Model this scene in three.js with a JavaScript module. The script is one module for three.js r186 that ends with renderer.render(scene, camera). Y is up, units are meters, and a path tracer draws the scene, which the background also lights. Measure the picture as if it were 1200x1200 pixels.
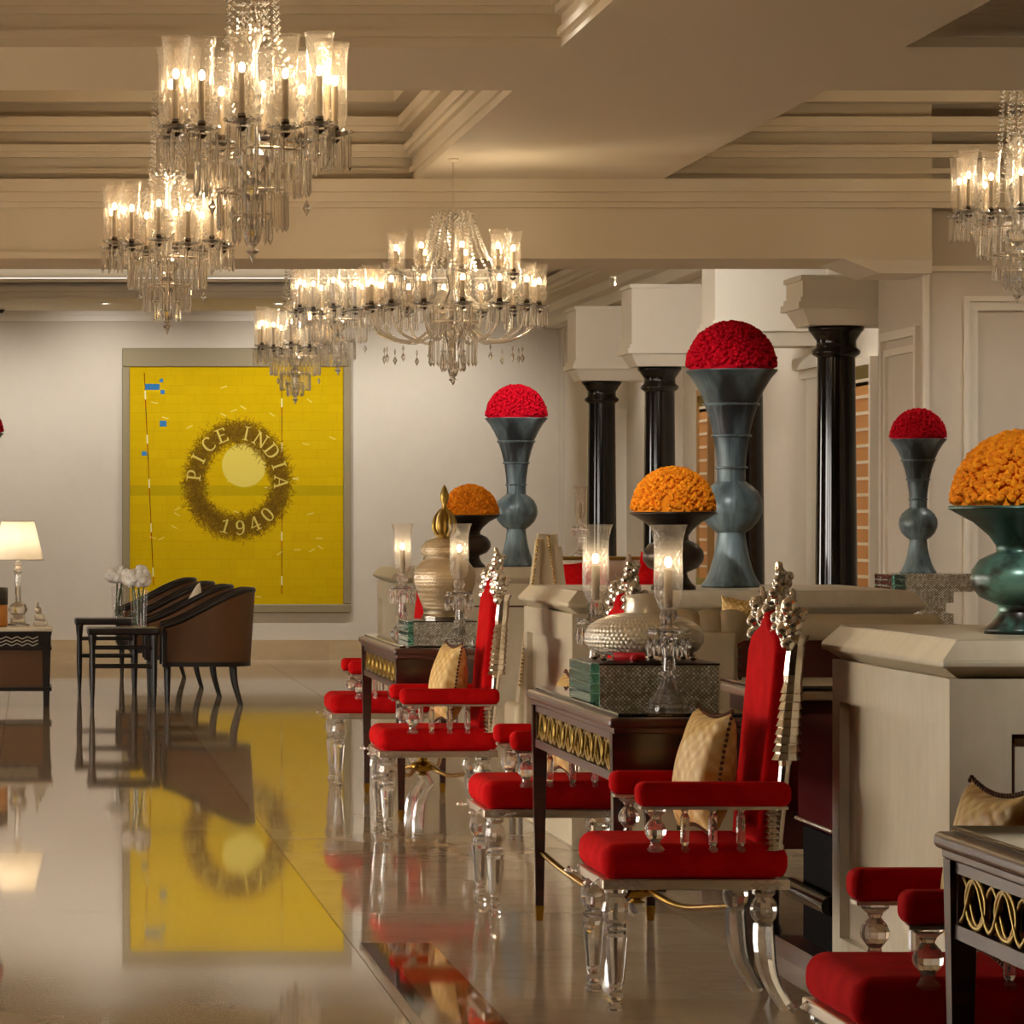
import * as THREE from 'three';
import { RoundedBoxGeometry } from 'three/addons/geometries/RoundedBoxGeometry.js';
import { mergeGeometries, mergeVertices } from 'three/addons/utils/BufferGeometryUtils.js';
import { RectAreaLightUniformsLib } from 'three/addons/lights/RectAreaLightUniformsLib.js';

// ------------------------------------------------------------------ camera, sky, exposure
RectAreaLightUniformsLib.init();
const scene = new THREE.Scene();
const FOCAL = 4500, EYE = 1.4;                                   // focal length in pixels of a 1200 frame, eye height in metres
const camera = new THREE.PerspectiveCamera(2 * Math.atan(1200 / FOCAL) * 180 / Math.PI, 1, 0.1, 200);
camera.position.set(0, EYE, 0);
camera.lookAt(0, EYE, -10);
camera.setViewOffset(2400, 2400, 1160, 589, 1200, 1200);         // a shifted lens: the vanishing point lies near the picture's edge
camera.updateProjectionMatrix();
scene.background = new THREE.Color().setRGB(1.0, 0.94, 0.85);    // bright overcast daylight outside the tall windows
scene.backgroundIntensity = 16.5;
const renderer = new THREE.WebGLRenderer({ antialias: true });
renderer.toneMapping = THREE.LinearToneMapping;
renderer.toneMappingExposure = 1.0;
renderer.shadowMap.enabled = true;

const LIGHT = { downWall: 13, downRoom: 24, coffer: 13, chandelier: 0.9, hurricane: 0.03, lamp: 0.2, cove: 7 };

// ------------------------------------------------------------------ helpers
let seed = 12345;
const rnd = () => { seed = (seed + 0x6D2B79F5) | 0; let t = Math.imul(seed ^ (seed >>> 15), 1 | seed); t = (t + Math.imul(t ^ (t >>> 7), 61 | t)) ^ t; return ((t ^ (t >>> 14)) >>> 0) / 4294967296; };
const rr = (a, b) => a + (b - a) * rnd();
const V = (x, y, z) => new THREE.Vector3(x, y, z);
const px = (x, depth) => (x - 40) * depth / FOCAL;               // metres across at a depth
const py = (y, depth) => EYE - (y - 611) * depth / FOCAL;        // metres up at a depth
const flat = (g) => { const n = g.index ? g.toNonIndexed() : g; n.computeVertexNormals(); return n; };
const non = (g) => (g.index ? g.toNonIndexed() : g);
function merge(list) {
  const gs = list.flat(Infinity).map(non);
  if (gs.length === 1) return gs[0];
  for (const g of gs) for (const k of Object.keys(g.attributes)) if (!['position', 'normal', 'uv', 'color'].includes(k)) g.deleteAttribute(k);
  return mergeGeometries(gs, false);
}
function metreUV(g0) {                                           // uv in metres, projected along the main axis of each face
  const g = non(g0), p = g.attributes.position, uv = new Float32Array(p.count * 2), a = V(), b = V(), c = V();
  for (let i = 0; i < p.count; i += 3) {
    a.fromBufferAttribute(p, i); b.fromBufferAttribute(p, i + 1); c.fromBufferAttribute(p, i + 2);
    const n = b.clone().sub(a).cross(c.clone().sub(a)), ax = Math.abs(n.x), ay = Math.abs(n.y), az = Math.abs(n.z);
    [a, b, c].forEach((q, k) => {
      const [u, v] = ay >= ax && ay >= az ? [q.x, q.z] : ax >= az ? [q.z, q.y] : [q.x, q.y];
      uv[(i + k) * 2] = u; uv[(i + k) * 2 + 1] = v;
    });
  }
  g.setAttribute('uv', new THREE.BufferAttribute(uv, 2));
  return g;
}
const scaleUV = (g, su, sv) => { const a = g.attributes.uv; for (let i = 0; i < a.count; i++) a.setXY(i, a.getX(i) * su, a.getY(i) * sv); return g; };
const box = (x0, x1, y0, y1, z0, z1) => new THREE.BoxGeometry(Math.abs(x1 - x0), Math.abs(y1 - y0), Math.abs(z1 - z0)).translate((x0 + x1) / 2, (y0 + y1) / 2, (z0 + z1) / 2);
const rbox = (x0, x1, y0, y1, z0, z1, r = 0.01, s = 2) => new RoundedBoxGeometry(Math.abs(x1 - x0), Math.abs(y1 - y0), Math.abs(z1 - z0), s, r).translate((x0 + x1) / 2, (y0 + y1) / 2, (z0 + z1) / 2);
const lathe = (pts, segs = 24) => new THREE.LatheGeometry(pts.map(([r, y]) => new THREE.Vector2(Math.max(r, 1e-4), y)), segs);
const cutLathe = (pts, segs = 10) => flat(lathe(pts, segs));
function starLathe(pts, segs = 20, k = 0.1) {                     // cut glass: every other rib stands proud
  const g = lathe(pts, segs), p = g.attributes.position;
  for (let i = 0; i < p.count; i++) { const a = Math.round(Math.atan2(p.getX(i), p.getZ(i)) / (Math.PI * 2) * segs), f = a % 2 ? 1 - k : 1; p.setX(i, p.getX(i) * f); p.setZ(i, p.getZ(i) * f); }
  return flat(g);
}
const lump = (r, x, y, z, d = 0) => flat(new THREE.IcosahedronGeometry(r, d)).translate(x, y, z);
const gem = (r, h, x, y, z) => flat(new THREE.OctahedronGeometry(1, 0)).scale(r, h, r).translate(x, y, z);
function rod(a, b, r1, r2 = r1, segs = 8) {
  const d = b.clone().sub(a), g = new THREE.CylinderGeometry(r2, r1, d.length(), segs);
  g.applyQuaternion(new THREE.Quaternion().setFromUnitVectors(V(0, 1, 0), d.clone().normalize()));
  return g.translate((a.x + b.x) / 2, (a.y + b.y) / 2, (a.z + b.z) / 2);
}
const tube = (pts, r, segs = 8, steps = 24, closed = false) => new THREE.TubeGeometry(new THREE.CatmullRomCurve3(pts, closed), steps, r, segs, closed);
function sweep(pts, radii, segs = 8, steps = 16) {               // a tapering bar along a curve
  const c = new THREE.CatmullRomCurve3(pts), fr = c.computeFrenetFrames(steps, false), pos = [], idx = [], uv = [];
  for (let i = 0; i <= steps; i++) {
    const t = i / steps, p = c.getPointAt(t), f = t * (radii.length - 1), k = Math.min(Math.floor(f), radii.length - 2), r = radii[k] + (radii[k + 1] - radii[k]) * (f - k);
    for (let j = 0; j <= segs; j++) {
      const a = j / segs * Math.PI * 2, n = fr.normals[i].clone().multiplyScalar(Math.cos(a) * r).addScaledVector(fr.binormals[i], Math.sin(a) * r).add(p);
      pos.push(n.x, n.y, n.z); uv.push(j / segs, t);
    }
  }
  for (let i = 0; i < steps; i++) for (let j = 0; j < segs; j++) { const q = i * (segs + 1) + j; idx.push(q, q + segs + 1, q + 1, q + 1, q + segs + 1, q + segs + 2); }
  for (const end of [0, steps]) { const base = pos.length / 3, p = c.getPointAt(end / steps); pos.push(p.x, p.y, p.z); uv.push(0, 0); for (let j = 0; j < segs; j++) { const q = end * (segs + 1) + j; end ? idx.push(base, q, q + 1) : idx.push(base, q + 1, q); } }
  const g = new THREE.BufferGeometry(); g.setAttribute('position', new THREE.Float32BufferAttribute(pos, 3)); g.setAttribute('uv', new THREE.Float32BufferAttribute(uv, 2)); g.setIndex(idx); g.computeVertexNormals();
  return g;
}
function grid(nu, nv, f) {                                       // f(u, v) -> Vector3, u and v 0..1
  const pos = [], uv = [], idx = [];
  for (let i = 0; i <= nu; i++) for (let j = 0; j <= nv; j++) { const p = f(i / nu, j / nv); pos.push(p.x, p.y, p.z); uv.push(i / nu, j / nv); }
  for (let i = 0; i < nu; i++) for (let j = 0; j < nv; j++) { const a = i * (nv + 1) + j, b = a + nv + 1; idx.push(a, b, a + 1, a + 1, b, b + 1); }
  const g = new THREE.BufferGeometry(); g.setAttribute('position', new THREE.Float32BufferAttribute(pos, 3)); g.setAttribute('uv', new THREE.Float32BufferAttribute(uv, 2)); g.setIndex(idx); g.computeVertexNormals();
  return g;
}
function frustum(x0, x1, z0, z1, y0, X0, X1, Z0, Z1, y1) {       // four-sided block whose top and bottom differ
  const b = [[x0, z0], [x1, z0], [x1, z1], [x0, z1]].map(([x, z]) => [x, y0, z]), t = [[X0, Z0], [X1, Z0], [X1, Z1], [X0, Z1]].map(([x, z]) => [x, y1, z]), pos = [];
  const q = (a, bb, c, d) => pos.push(...a, ...bb, ...c, ...a, ...c, ...d);
  for (let i = 0; i < 4; i++) { const j = (i + 1) % 4; q(b[j], b[i], t[i], t[j]); }
  q(t[3], t[2], t[1], t[0]); q(b[0], b[1], b[2], b[3]);
  const g = new THREE.BufferGeometry(); g.setAttribute('position', new THREE.Float32BufferAttribute(pos, 3)); g.setAttribute('uv', new THREE.Float32BufferAttribute(new Float32Array(pos.length / 3 * 2), 2));
  g.computeVertexNormals();
  return g;
}
const taken = new Map();
function numbered(name) { const n = taken.get(name) || 0; taken.set(name, n + 1); return n ? `${name}_${String(n).padStart(3, '0')}` : name; }
function mesh(name, geos, mat, parent, opt = {}) {
  const g = Array.isArray(geos) ? merge(geos) : geos, m = new THREE.Mesh(g, mat);
  m.name = parent ? name : numbered(name); m.castShadow = m.receiveShadow = true;
  if (opt.kind) m.userData.kind = opt.kind;
  if (opt.label) m.userData.label = opt.label;
  (parent || scene).add(m);
  return m;
}
function tag(o, label, category, group) { o.userData.label = label; o.userData.category = category; if (group) o.userData.group = group; return o; }
function thing(name, label, category, [x, y, z] = [0, 0, 0], turn = 0, group) {
  const o = new THREE.Group(); o.name = numbered(name); o.position.set(x, y, z); o.rotation.y = turn; scene.add(o);
  return tag(o, label, category, group);
}
function struct(name, geos, mat, label, category) {
  const o = geos ? mesh(name, geos, mat) : new THREE.Group();
  if (!geos) { o.name = numbered(name); scene.add(o); }
  o.userData.kind = 'structure';
  if (label) tag(o, label, category);
  return o;
}
function copyOf(o, label, [x, y, z], turn, group) {
  const c = o.clone(); c.name = numbered(o.name.replace(/_\d{3}$/, '')); c.position.set(x, y, z); if (turn !== undefined) c.rotation.y = turn; scene.add(c);
  return tag(c, label, o.userData.category, group || o.userData.group);
}

// ------------------------------------------------------------------ textures
function noise2(period, s0) {                                    // tileable value noise
  const keep = seed; seed = s0; const t = Float32Array.from({ length: period * period }, rnd); seed = keep;
  const at = (i, j) => t[((j % period) + period) % period * period + ((i % period) + period) % period];
  return (x, y) => {
    x *= period; y *= period; const i = Math.floor(x), j = Math.floor(y), f = x - i, g = y - j, u = f * f * (3 - 2 * f), v = g * g * (3 - 2 * g);
    return (at(i, j) * (1 - u) + at(i + 1, j) * u) * (1 - v) + (at(i, j + 1) * (1 - u) + at(i + 1, j + 1) * u) * v;
  };
}
function fbm(p0, oct, s0) { const ns = Array.from({ length: oct }, (_, k) => noise2(p0 << k, s0 + k * 77)); return (x, y) => { let s = 0, a = 0.5, w = 0; for (const n of ns) { s += a * n(x, y); w += a; a *= 0.55; } return s / w; }; }
function texture(size, f, { srgb = true, repeat = 1 } = {}) {    // f(u, v) -> [r, g, b] 0..1, or a number
  const d = new Uint8Array(size * size * 4);
  for (let j = 0; j < size; j++) for (let i = 0; i < size; i++) {
    let c = f(i / size, j / size); if (typeof c === 'number') c = [c, c, c];
    for (let k = 0; k < 3; k++) d[(j * size + i) * 4 + k] = Math.max(0, Math.min(255, Math.round(c[k] * 255)));
    d[(j * size + i) * 4 + 3] = 255;
  }
  const t = new THREE.DataTexture(d, size, size); t.wrapS = t.wrapT = THREE.RepeatWrapping; t.magFilter = THREE.LinearFilter; t.minFilter = THREE.LinearMipmapLinearFilter;
  if (srgb) t.colorSpace = THREE.SRGBColorSpace;
  t.repeat.set(repeat, repeat); t.needsUpdate = true;
  return t;
}
const mixc = (a, b, t) => a.map((v, i) => v + (b[i] - v) * t);
const hex = (h) => [(h >> 16 & 255) / 255, (h >> 8 & 255) / 255, (h & 255) / 255];
const clamp = (x, a = 0, b = 1) => Math.max(a, Math.min(b, x));
const n1 = fbm(3, 5, 11), n2 = fbm(4, 5, 23), n3 = fbm(8, 4, 37), n4 = fbm(16, 3, 51), n5 = fbm(32, 2, 71);

const texMarble = texture(512, (u, v) => {
  const w = n1(u, v), vein = Math.pow(1 - Math.abs(2 * ((n2(u + 0.06 * w, v) * 3.0 + w) % 1) - 1), 7);
  return mixc(mixc(hex(0xb8a286), hex(0xcbb99e), clamp(w * 1.7 - 0.35)), hex(0x9a8468), 0.22 * vein + 0.1 * n4(u, v));
}, { repeat: 1 / 1.9 });
const texStone = texture(512, (u, v) => {
  const w = n1(u, v), g = n3((u * 4) % 1, v);
  return mixc(mixc(hex(0xc9bda4), hex(0xddd3bf), clamp(w * 1.6 - 0.3)), hex(0xb3a486), 0.22 * clamp(g * 1.8 - 0.55) + 0.1 * n5(u, v));
}, { repeat: 1 / 0.9 });
const texTravertine = texture(256, (u, v) => mixc(hex(0xc8ae86), hex(0xa58a62), clamp(0.8 * n2((u * 0.5) % 1, (v * 3) % 1) + 0.25 * n4(u, v) - 0.15)), { repeat: 1 / 1.5 });
const texAmber = texture(256, (u, v) => mixc(hex(0xc28446), hex(0x8a5222), clamp(n2(u, (v * 2) % 1) * 1.4 - 0.2)), { repeat: 1 / 0.8 });
const texPlaster = texture(256, (u, v) => mixc(hex(0xd9cfbe), hex(0xcfc4b1), n2(u, v) * 0.7 + n5(u, v) * 0.3), { repeat: 1 / 2.4 });
const texPatina = texture(512, (u, v) => {
  const a = n3(u, v), b = n2((u + 0.3) % 1, v), s = n3((u * 2) % 1, (v * 0.5) % 1);
  let c = mixc(hex(0x424f54), hex(0x7c8f94), clamp(a * 2.6 - 0.85));
  c = mixc(c, hex(0x24282b), clamp(b * 3.6 - 1.55));
  return mixc(c, hex(0xa3b8ba), 0.6 * clamp(s * 3.4 - 1.95));
});
const texGreenPatina = texture(512, (u, v) => {
  const a = n2(u, v), b = n3(u, v);
  return mixc(mixc(hex(0x24453f), hex(0x6f9a86), clamp(a * 2.2 - 0.6)), hex(0x241a14), clamp(b * 4 - 2.0));
});
const texBronze = texture(256, (u, v) => mixc(hex(0x2c2420), hex(0x5b4a3a), clamp(n2(u, v) * 1.8 - 0.5)));
const texBrocade = texture(512, (u, v) => {
  const a = Math.sin(u * 40 + 5 * n2(u, v)) * Math.sin(v * 40 + 5 * n1(u, v)), n = n4(u, v);
  return mixc(hex(0xb98b3c), hex(0xe3c583), clamp(0.5 + 0.4 * a + 0.8 * (n - 0.5)));
});
const texBrocadeBump = texture(256, (u, v) => clamp(0.5 + 0.3 * Math.sin(u * 40 + 5 * n2(u, v)) * Math.sin(v * 40 + 5 * n1(u, v)) + 0.5 * (n4(u, v) - 0.5)), { srgb: false });
const texMahogany = texture(256, (u, v) => mixc(hex(0x2a0c09), hex(0x4a1a12), clamp(n3((u * 0.5) % 1, (v * 4) % 1) * 1.6 - 0.4)), { repeat: 1 / 0.8 });
const texVelvet = texture(256, (u, v) => mixc(hex(0xb20a0e), hex(0xca1414), clamp(n3(u, v) * 1.6 - 0.3)), { repeat: 2.2 });
const texMosaic = texture(256, (u, v) => {                       // bevelled diamond mirror chips, four pixels across in the picture
  const a = u * 8 + v * 8, b = u * 8 - v * 8, fa = Math.abs((a % 1 + 1) % 1 - 0.5) * 2, fb = Math.abs((b % 1 + 1) % 1 - 0.5) * 2, e = Math.max(fa, fb);
  const q = n5(Math.floor(a) / 16 % 1, Math.floor(b + 32) / 16 % 1);
  return e > 0.82 ? hex(0x6a5d46) : mixc(hex(0xb8b09a), hex(0xfffaec), clamp(q * 1.6 - 0.3));
}, { repeat: 1 / 0.11 });
const texMosaicBump = texture(256, (u, v) => { const a = u * 8 + v * 8, b = u * 8 - v * 8, fa = Math.abs((a % 1 + 1) % 1 - 0.5) * 2, fb = Math.abs((b % 1 + 1) % 1 - 0.5) * 2; return 1 - Math.max(fa, fb); }, { srgb: false, repeat: 1 / 0.11 });
const texCut = texture(256, (u, v) => { const a = (u * 12 + v * 10), b = (u * 12 - v * 10), fa = Math.abs((a % 1 + 1) % 1 - 0.5) * 2, fb = Math.abs((b % 1 + 1) % 1 - 0.5) * 2; return Math.min(fa, fb); }, { srgb: false });
const texScale = texture(256, (u, v) => { const j = Math.floor(v * 12), a = (u * 24 + (j % 2) * 0.5) % 1, b = (v * 12) % 1; return clamp(1.1 - Math.hypot(a - 0.5, b - 0.5) * 1.9); }, { srgb: false });

// ------------------------------------------------------------------ materials
const std = (o) => new THREE.MeshStandardMaterial(o), phy = (o) => new THREE.MeshPhysicalMaterial(o);
const M = {
  marble: phy({ map: texMarble, color: 0xf0e6d8, roughness: 0.035, ior: 1.55 }),
  marblePale: phy({ map: texMarble, color: 0xffffff, roughness: 0.045, ior: 1.5, specularIntensity: 0.18 }),
  terrace: std({ color: 0x6e665a, roughness: 0.8 }),
  joint: std({ color: 0x7d6c55, roughness: 0.6 }),
  amber: phy({ map: texAmber, roughness: 0.035, specularIntensity: 0.3 }),
  darkStone: phy({ color: 0x1a0f0a, roughness: 0.04 }),
  wall: std({ map: texPlaster, color: 0xf6f4f4, roughness: 0.8 }),
  trim: std({ color: 0xe0d6c5, roughness: 0.45 }),
  ceiling: std({ color: 0xdcd0bb, roughness: 0.85 }),
  stone: std({ map: texStone, color: 0xf6f2ea, roughness: 0.33 }),
  skirting: std({ map: texTravertine, roughness: 0.3 }),
  inlay: std({ color: 0x4a2a1c, roughness: 0.3 }),
  black: phy({ color: 0x0b0706, roughness: 0.1 }),
  patina: std({ map: texPatina, roughness: 0.34, metalness: 0.1 }),
  green: std({ map: texGreenPatina, roughness: 0.3, metalness: 0.25 }),
  bronze: std({ map: texBronze, roughness: 0.32, metalness: 0.6 }),
  velvet: phy({ map: texVelvet, roughness: 0.9, specularIntensity: 0.12, sheen: 0.14, sheenRoughness: 0.4, sheenColor: new THREE.Color(0xff3020) }),
  darkVelvet: phy({ color: 0x400506, roughness: 0.95, specularIntensity: 0.15 }),
  sootBlack: phy({ color: 0x0d0908, roughness: 0.8, specularIntensity: 0.1 }),
  silver: std({ color: 0xe6dfd4, roughness: 0.16, metalness: 1 }),
  silverWarm: std({ color: 0xcdbfa9, roughness: 0.32, metalness: 0.85 }),
  brass: std({ color: 0xb8913f, roughness: 0.25, metalness: 1 }),
  gilt: std({ color: 0xa88a45, roughness: 0.38, metalness: 0.9 }),
  mahogany: phy({ map: texMahogany, roughness: 0.3, clearcoat: 0.8, clearcoatRoughness: 0.12 }),
  rosewood: phy({ color: 0x532e24, roughness: 0.32, clearcoat: 0.5, clearcoatRoughness: 0.2 }),
  ebony: phy({ color: 0x150b07, roughness: 0.35 }),
  crystal: phy({ color: 0xfffaf2, roughness: 0.03, ior: 1.5, transmission: 0.86, thickness: 0.03 }),
  prism: phy({ color: 0xfffaf2, roughness: 0.03, ior: 1.5, transmission: 0.88, thickness: 0.01 }),
  cutCrystal: phy({ color: 0xfffaf2, roughness: 0.02, ior: 1.5, transmission: 0.84, thickness: 0.02 }),
  shade: phy({ color: 0xfdf8f0, roughness: 0.19, ior: 1.6, transmission: 0.93, thickness: 0, bumpMap: texCut, bumpScale: 0.004 }),
  candle: std({ color: 0xa89880, roughness: 0.6 }),
  bulb: std({ color: 0xffffff, emissive: new THREE.Color().setRGB(1, 0.78, 0.5), emissiveIntensity: 40 }),
  socket: std({ color: 0x3a2c1c, roughness: 0.35, metalness: 0.8 }),
  glassTop: phy({ color: 0x0d1412, roughness: 0.02, ior: 1.5, clearcoat: 1, clearcoatRoughness: 0.02 }),
  mint: phy({ color: 0xd6efe6, roughness: 0.03, ior: 1.5, transmission: 0.9, thickness: 0.05, attenuationColor: new THREE.Color(0x9fd8c4), attenuationDistance: 0.25 }),
  mosaic: std({ map: texMosaic, roughness: 0.22, metalness: 0.15, bumpMap: texMosaicBump, bumpScale: 0.003 }),
  pearl: phy({ color: 0xd9ccb4, roughness: 0.28, metalness: 0.25, clearcoat: 0.5, bumpMap: texScale, bumpScale: 0.004 }),
  pearlPlain: phy({ color: 0xdccfb6, roughness: 0.3, metalness: 0.2, clearcoat: 0.5 }),
  urn: phy({ color: 0xc3ab86, roughness: 0.26, metalness: 0.35, clearcoat: 0.6, bumpMap: texScale, bumpScale: 0.002 }),
  ribbon: std({ color: 0xc8141c, roughness: 0.5 }),
  brocade: phy({ map: texBrocade, roughness: 0.55, sheen: 0.4, sheenColor: new THREE.Color(0xffe2a0), bumpMap: texBrocadeBump, bumpScale: 0.004 }),
  beadBrown: std({ color: 0x5a3320, roughness: 0.3 }),
  beadGold: std({ color: 0xc9a86a, roughness: 0.25, metalness: 0.8 }),
  redFlower: phy({ specularIntensity: 0.2, color: 0xd80a26, roughness: 0.75, vertexColors: true }),
  orangeFlower: phy({ specularIntensity: 0.2, color: 0xffa21e, roughness: 0.75, vertexColors: true }),
  creamFabric: std({ color: 0xcbb998, roughness: 0.8 }),
  creamRoll: std({ color: 0xc2af8c, roughness: 0.6 }),
  brownPanel: std({ color: 0x4a1d12, roughness: 0.4 }),
  taupeFrame: std({ color: 0x8b7c5c, roughness: 0.6 }),
  tubOuter: std({ color: 0x5e3a1a, roughness: 0.5 }),
  tubInner: std({ color: 0x96785a, roughness: 0.75 }),
  linen: std({ color: 0xe4d8c2, roughness: 0.85 }),
  lampShade: phy({ color: 0xfff4e2, roughness: 0.9, transmission: 0.45, thickness: 0, side: THREE.DoubleSide }),
  whitePetal: std({ color: 0xf2ece2, roughness: 0.7 }),
  leaf: std({ color: 0x4a5a2c, roughness: 0.6 }),
  clearGlass: phy({ color: 0xffffff, roughness: 0.02, ior: 1.5, transmission: 0.95, thickness: 0 }),
  windowGlass: phy({ color: 0xffffff, roughness: 0.0, ior: 1.45, transmission: 1, thickness: 0 }),
  orangeJar: std({ color: 0xd08a3c, roughness: 0.35, metalness: 0.3 }),
  jarLid: std({ color: 0x3a3324, roughness: 0.5 }),
  book: std({ color: 0xe0d8c8, roughness: 0.7 }),
  blindSlat: std({ color: 0xc98a48, roughness: 0.6 }),
  blindTape: std({ color: 0xe8d8bc, roughness: 0.6 }),
  olive: std({ color: 0x8a7a36, roughness: 0.7 }),
  woodFrame: std({ color: 0x9a7038, roughness: 0.5 }),
  downlight: std({ color: 0xffffff, emissive: new THREE.Color().setRGB(1, 0.85, 0.65), emissiveIntensity: 6 }),
};

// ------------------------------------------------------------------ the hall: floor, walls, ceilings
const FAR = 39.1, BEAM = 21.35, SOFFIT = 3.29, LEFT = -5.5, RIGHT = 7.6;
{
  const floor = struct('floor', [box(LEFT - 0.3, RIGHT + 0.3, -0.3, -0.02, -FAR - 0.3, 4.3)], M.joint, 'polished beige marble floor of large slabs', 'floor');
  const T = 1.25, variants = [0, 1, 2, 3, 4, 5].map((k) => { const g = metreUV(new THREE.BoxGeometry(T - 0.003, 0.02, T - 0.003).translate(0, -0.01, 0)), a = g.attributes.uv; for (let i = 0; i < a.count; i++) a.setXY(i, a.getX(i) + k * 0.37, a.getY(i) + k * 0.71); return g; });
  let k = 0;
  for (let x = -2.7; x < 7.4; x += T) for (let d = 0; d < FAR; d += T) {
    if (x + T > RIGHT || d + T / 2 > FAR) continue;
    const m = mesh('floor_tile', variants[(k * 7 + (k >> 3) * 3) % 6], x > 1 ? M.marblePale : M.marble, floor); k++;
    m.position.set(x + T / 2, 0, -d - T / 2); m.rotation.set(rr(-1, 1) * 0.0006, 0, rr(-1, 1) * 0.0006);
  }
  const plain = mesh('plain_slab', metreUV(merge([box(LEFT, -2.7, -0.02, 0, -FAR, 4), box(-2.7, RIGHT, -0.02, 0, 0, 4)])), M.marble, floor);
  plain.position.y = -0.0005;
  mesh('inlay_band', metreUV(box(1.14, 1.32, -0.01, 0.0016, -12.75, -3)), M.amber, floor, { label: 'amber marble inlay band' });
  mesh('inlay_border', metreUV(box(1.085, 1.14, -0.01, 0.0017, -12.75, -3)), M.darkStone, floor, { label: 'near black border line of the inlay' });
}
// far wall with the skirting and the end of the side bay
struct('wall_far', [metreUV(box(LEFT, RIGHT, -0.25, 3.95, -FAR - 0.3, -FAR)), metreUV(box(5.34, RIGHT, -0.25, 3.95, -FAR, -FAR + 0.35))], M.wall, 'plain cream wall behind the yellow painting', 'wall');
struct('baseboard_far', [metreUV(box(LEFT, 5.34, -0.02, 0.195, -FAR, -FAR + 0.03))], M.skirting, 'travertine skirting under the painting', 'skirting');
struct('trim_1', [box(LEFT, 5.34, 3.50, 3.56, -FAR, -FAR + 0.07), box(LEFT, 5.34, 3.44, 3.5, -FAR, -FAR + 0.03)], M.trim, 'white cornice along the top of the painting wall', 'cornice');
// wall with tall windows, out of the picture: the daylight comes from here
{
  const bays = [[11.0, 13.4], [14.4, 16.8], [17.8, 20.2], [26.4, 28.2]], HEAD = 2.5;
  const parts = [box(LEFT - 0.3, LEFT, HEAD, 3.95, -FAR, 4), box(LEFT - 0.3, LEFT, -0.25, 0.12, -FAR, 4)];
  let at = -4; for (const [a, b] of bays) { parts.push(box(LEFT - 0.3, LEFT, 0.12, HEAD, -a, -at)); at = b; }
  parts.push(box(LEFT - 0.3, LEFT, 0.12, HEAD, -FAR, -at));
  struct('wall_left', parts.map(metreUV), M.wall, 'cream wall with a row of tall windows', 'wall');
  bays.forEach(([a, b], i) => {
    const w = struct(`window_${i + 1}`, null, null, `tall window bay ${['across from the lone console table', 'across from the round beaded box', 'across from the lidded urn', 'across from the brown tub chairs'][i]}`, 'window');
    mesh('window_frame', [box(LEFT - 0.2, LEFT - 0.1, 0.12, 0.2, -b, -a), box(LEFT - 0.2, LEFT - 0.1, HEAD - 0.08, HEAD, -b, -a), box(LEFT - 0.2, LEFT - 0.1, 0.2, HEAD - 0.08, -a - 0.07, -a), box(LEFT - 0.2, LEFT - 0.1, 0.2, HEAD - 0.08, -b, -b + 0.07), box(LEFT - 0.18, LEFT - 0.12, 0.2, HEAD - 0.08, -(a + b) / 2 - 0.03, -(a + b) / 2 + 0.03)], M.trim, w);
    mesh('pane', new THREE.PlaneGeometry(b - a - 0.14, HEAD - 0.28).rotateY(Math.PI / 2).translate(LEFT - 0.15, (HEAD + 0.12) / 2, -(a + b) / 2), M.windowGlass, w);
  });
}
struct('ground_outside', [metreUV(box(LEFT - 40, LEFT - 0.3, -0.4, -0.15, -70, 35))], M.terrace, 'stone terrace outside the tall windows', 'terrace');
struct('wall_back', [metreUV(box(LEFT, RIGHT, -0.25, 3.95, 4, 4.3))], M.mahogany, 'dark wood panelled wall behind the viewer', 'wall');
struct('wall_right', [metreUV(box(RIGHT, RIGHT + 0.3, -0.25, 3.95, -FAR, 4))], M.wall, 'cream wall closing the side aisle', 'wall');
// panelled wall that faces the viewer and its return
{
  const z = -BEAM - 0.15, w = struct('wall_panelled', [metreUV(box(4.99, RIGHT, -0.02, 3.95, z - 1.2, z))], M.wall, 'cream panelled wall with a raised moulding frame', 'wall');
  const frame = (x0, x1, y0, y1, d, t) => [box(x0, x1, y1 - t, y1, z, z + d), box(x0, x1, y0, y0 + t, z, z + d), box(x0, x0 + t, y0 + t, y1 - t, z, z + d), box(x1 - t, x1, y0 + t, y1 - t, z, z + d)];
  mesh('panel_moulding', [...frame(5.2, 7.2, 0.3, 2.66, 0.035, 0.03), ...frame(5.23, 7.17, 0.33, 2.63, 0.02, 0.05)], M.trim, w);
  mesh('corner_bead', [rbox(4.975, 5.015, 0, 2.9, z - 0.02, z + 0.018, 0.012)], M.trim, w);
  mesh('frieze_line', [box(4.99, RIGHT, 2.8, 2.83, z, z + 0.015)], M.trim, w);
  const sf = (z0, z1, y1, d, t) => [box(4.99 - d, 4.99, y1 - t, y1, z0, z1), box(4.99 - d, 4.99, 0, y1 - t, z0, z0 + t), box(4.99 - d, 4.99, 0, y1 - t, z1 - t, z1)];
  mesh('side_panel_moulding', [...sf(z - 1.05, z - 0.12, 2.5, 0.03, 0.05), ...sf(z - 0.98, z - 0.18, 2.4, 0.02, 0.04)], M.trim, w);
}
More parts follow.
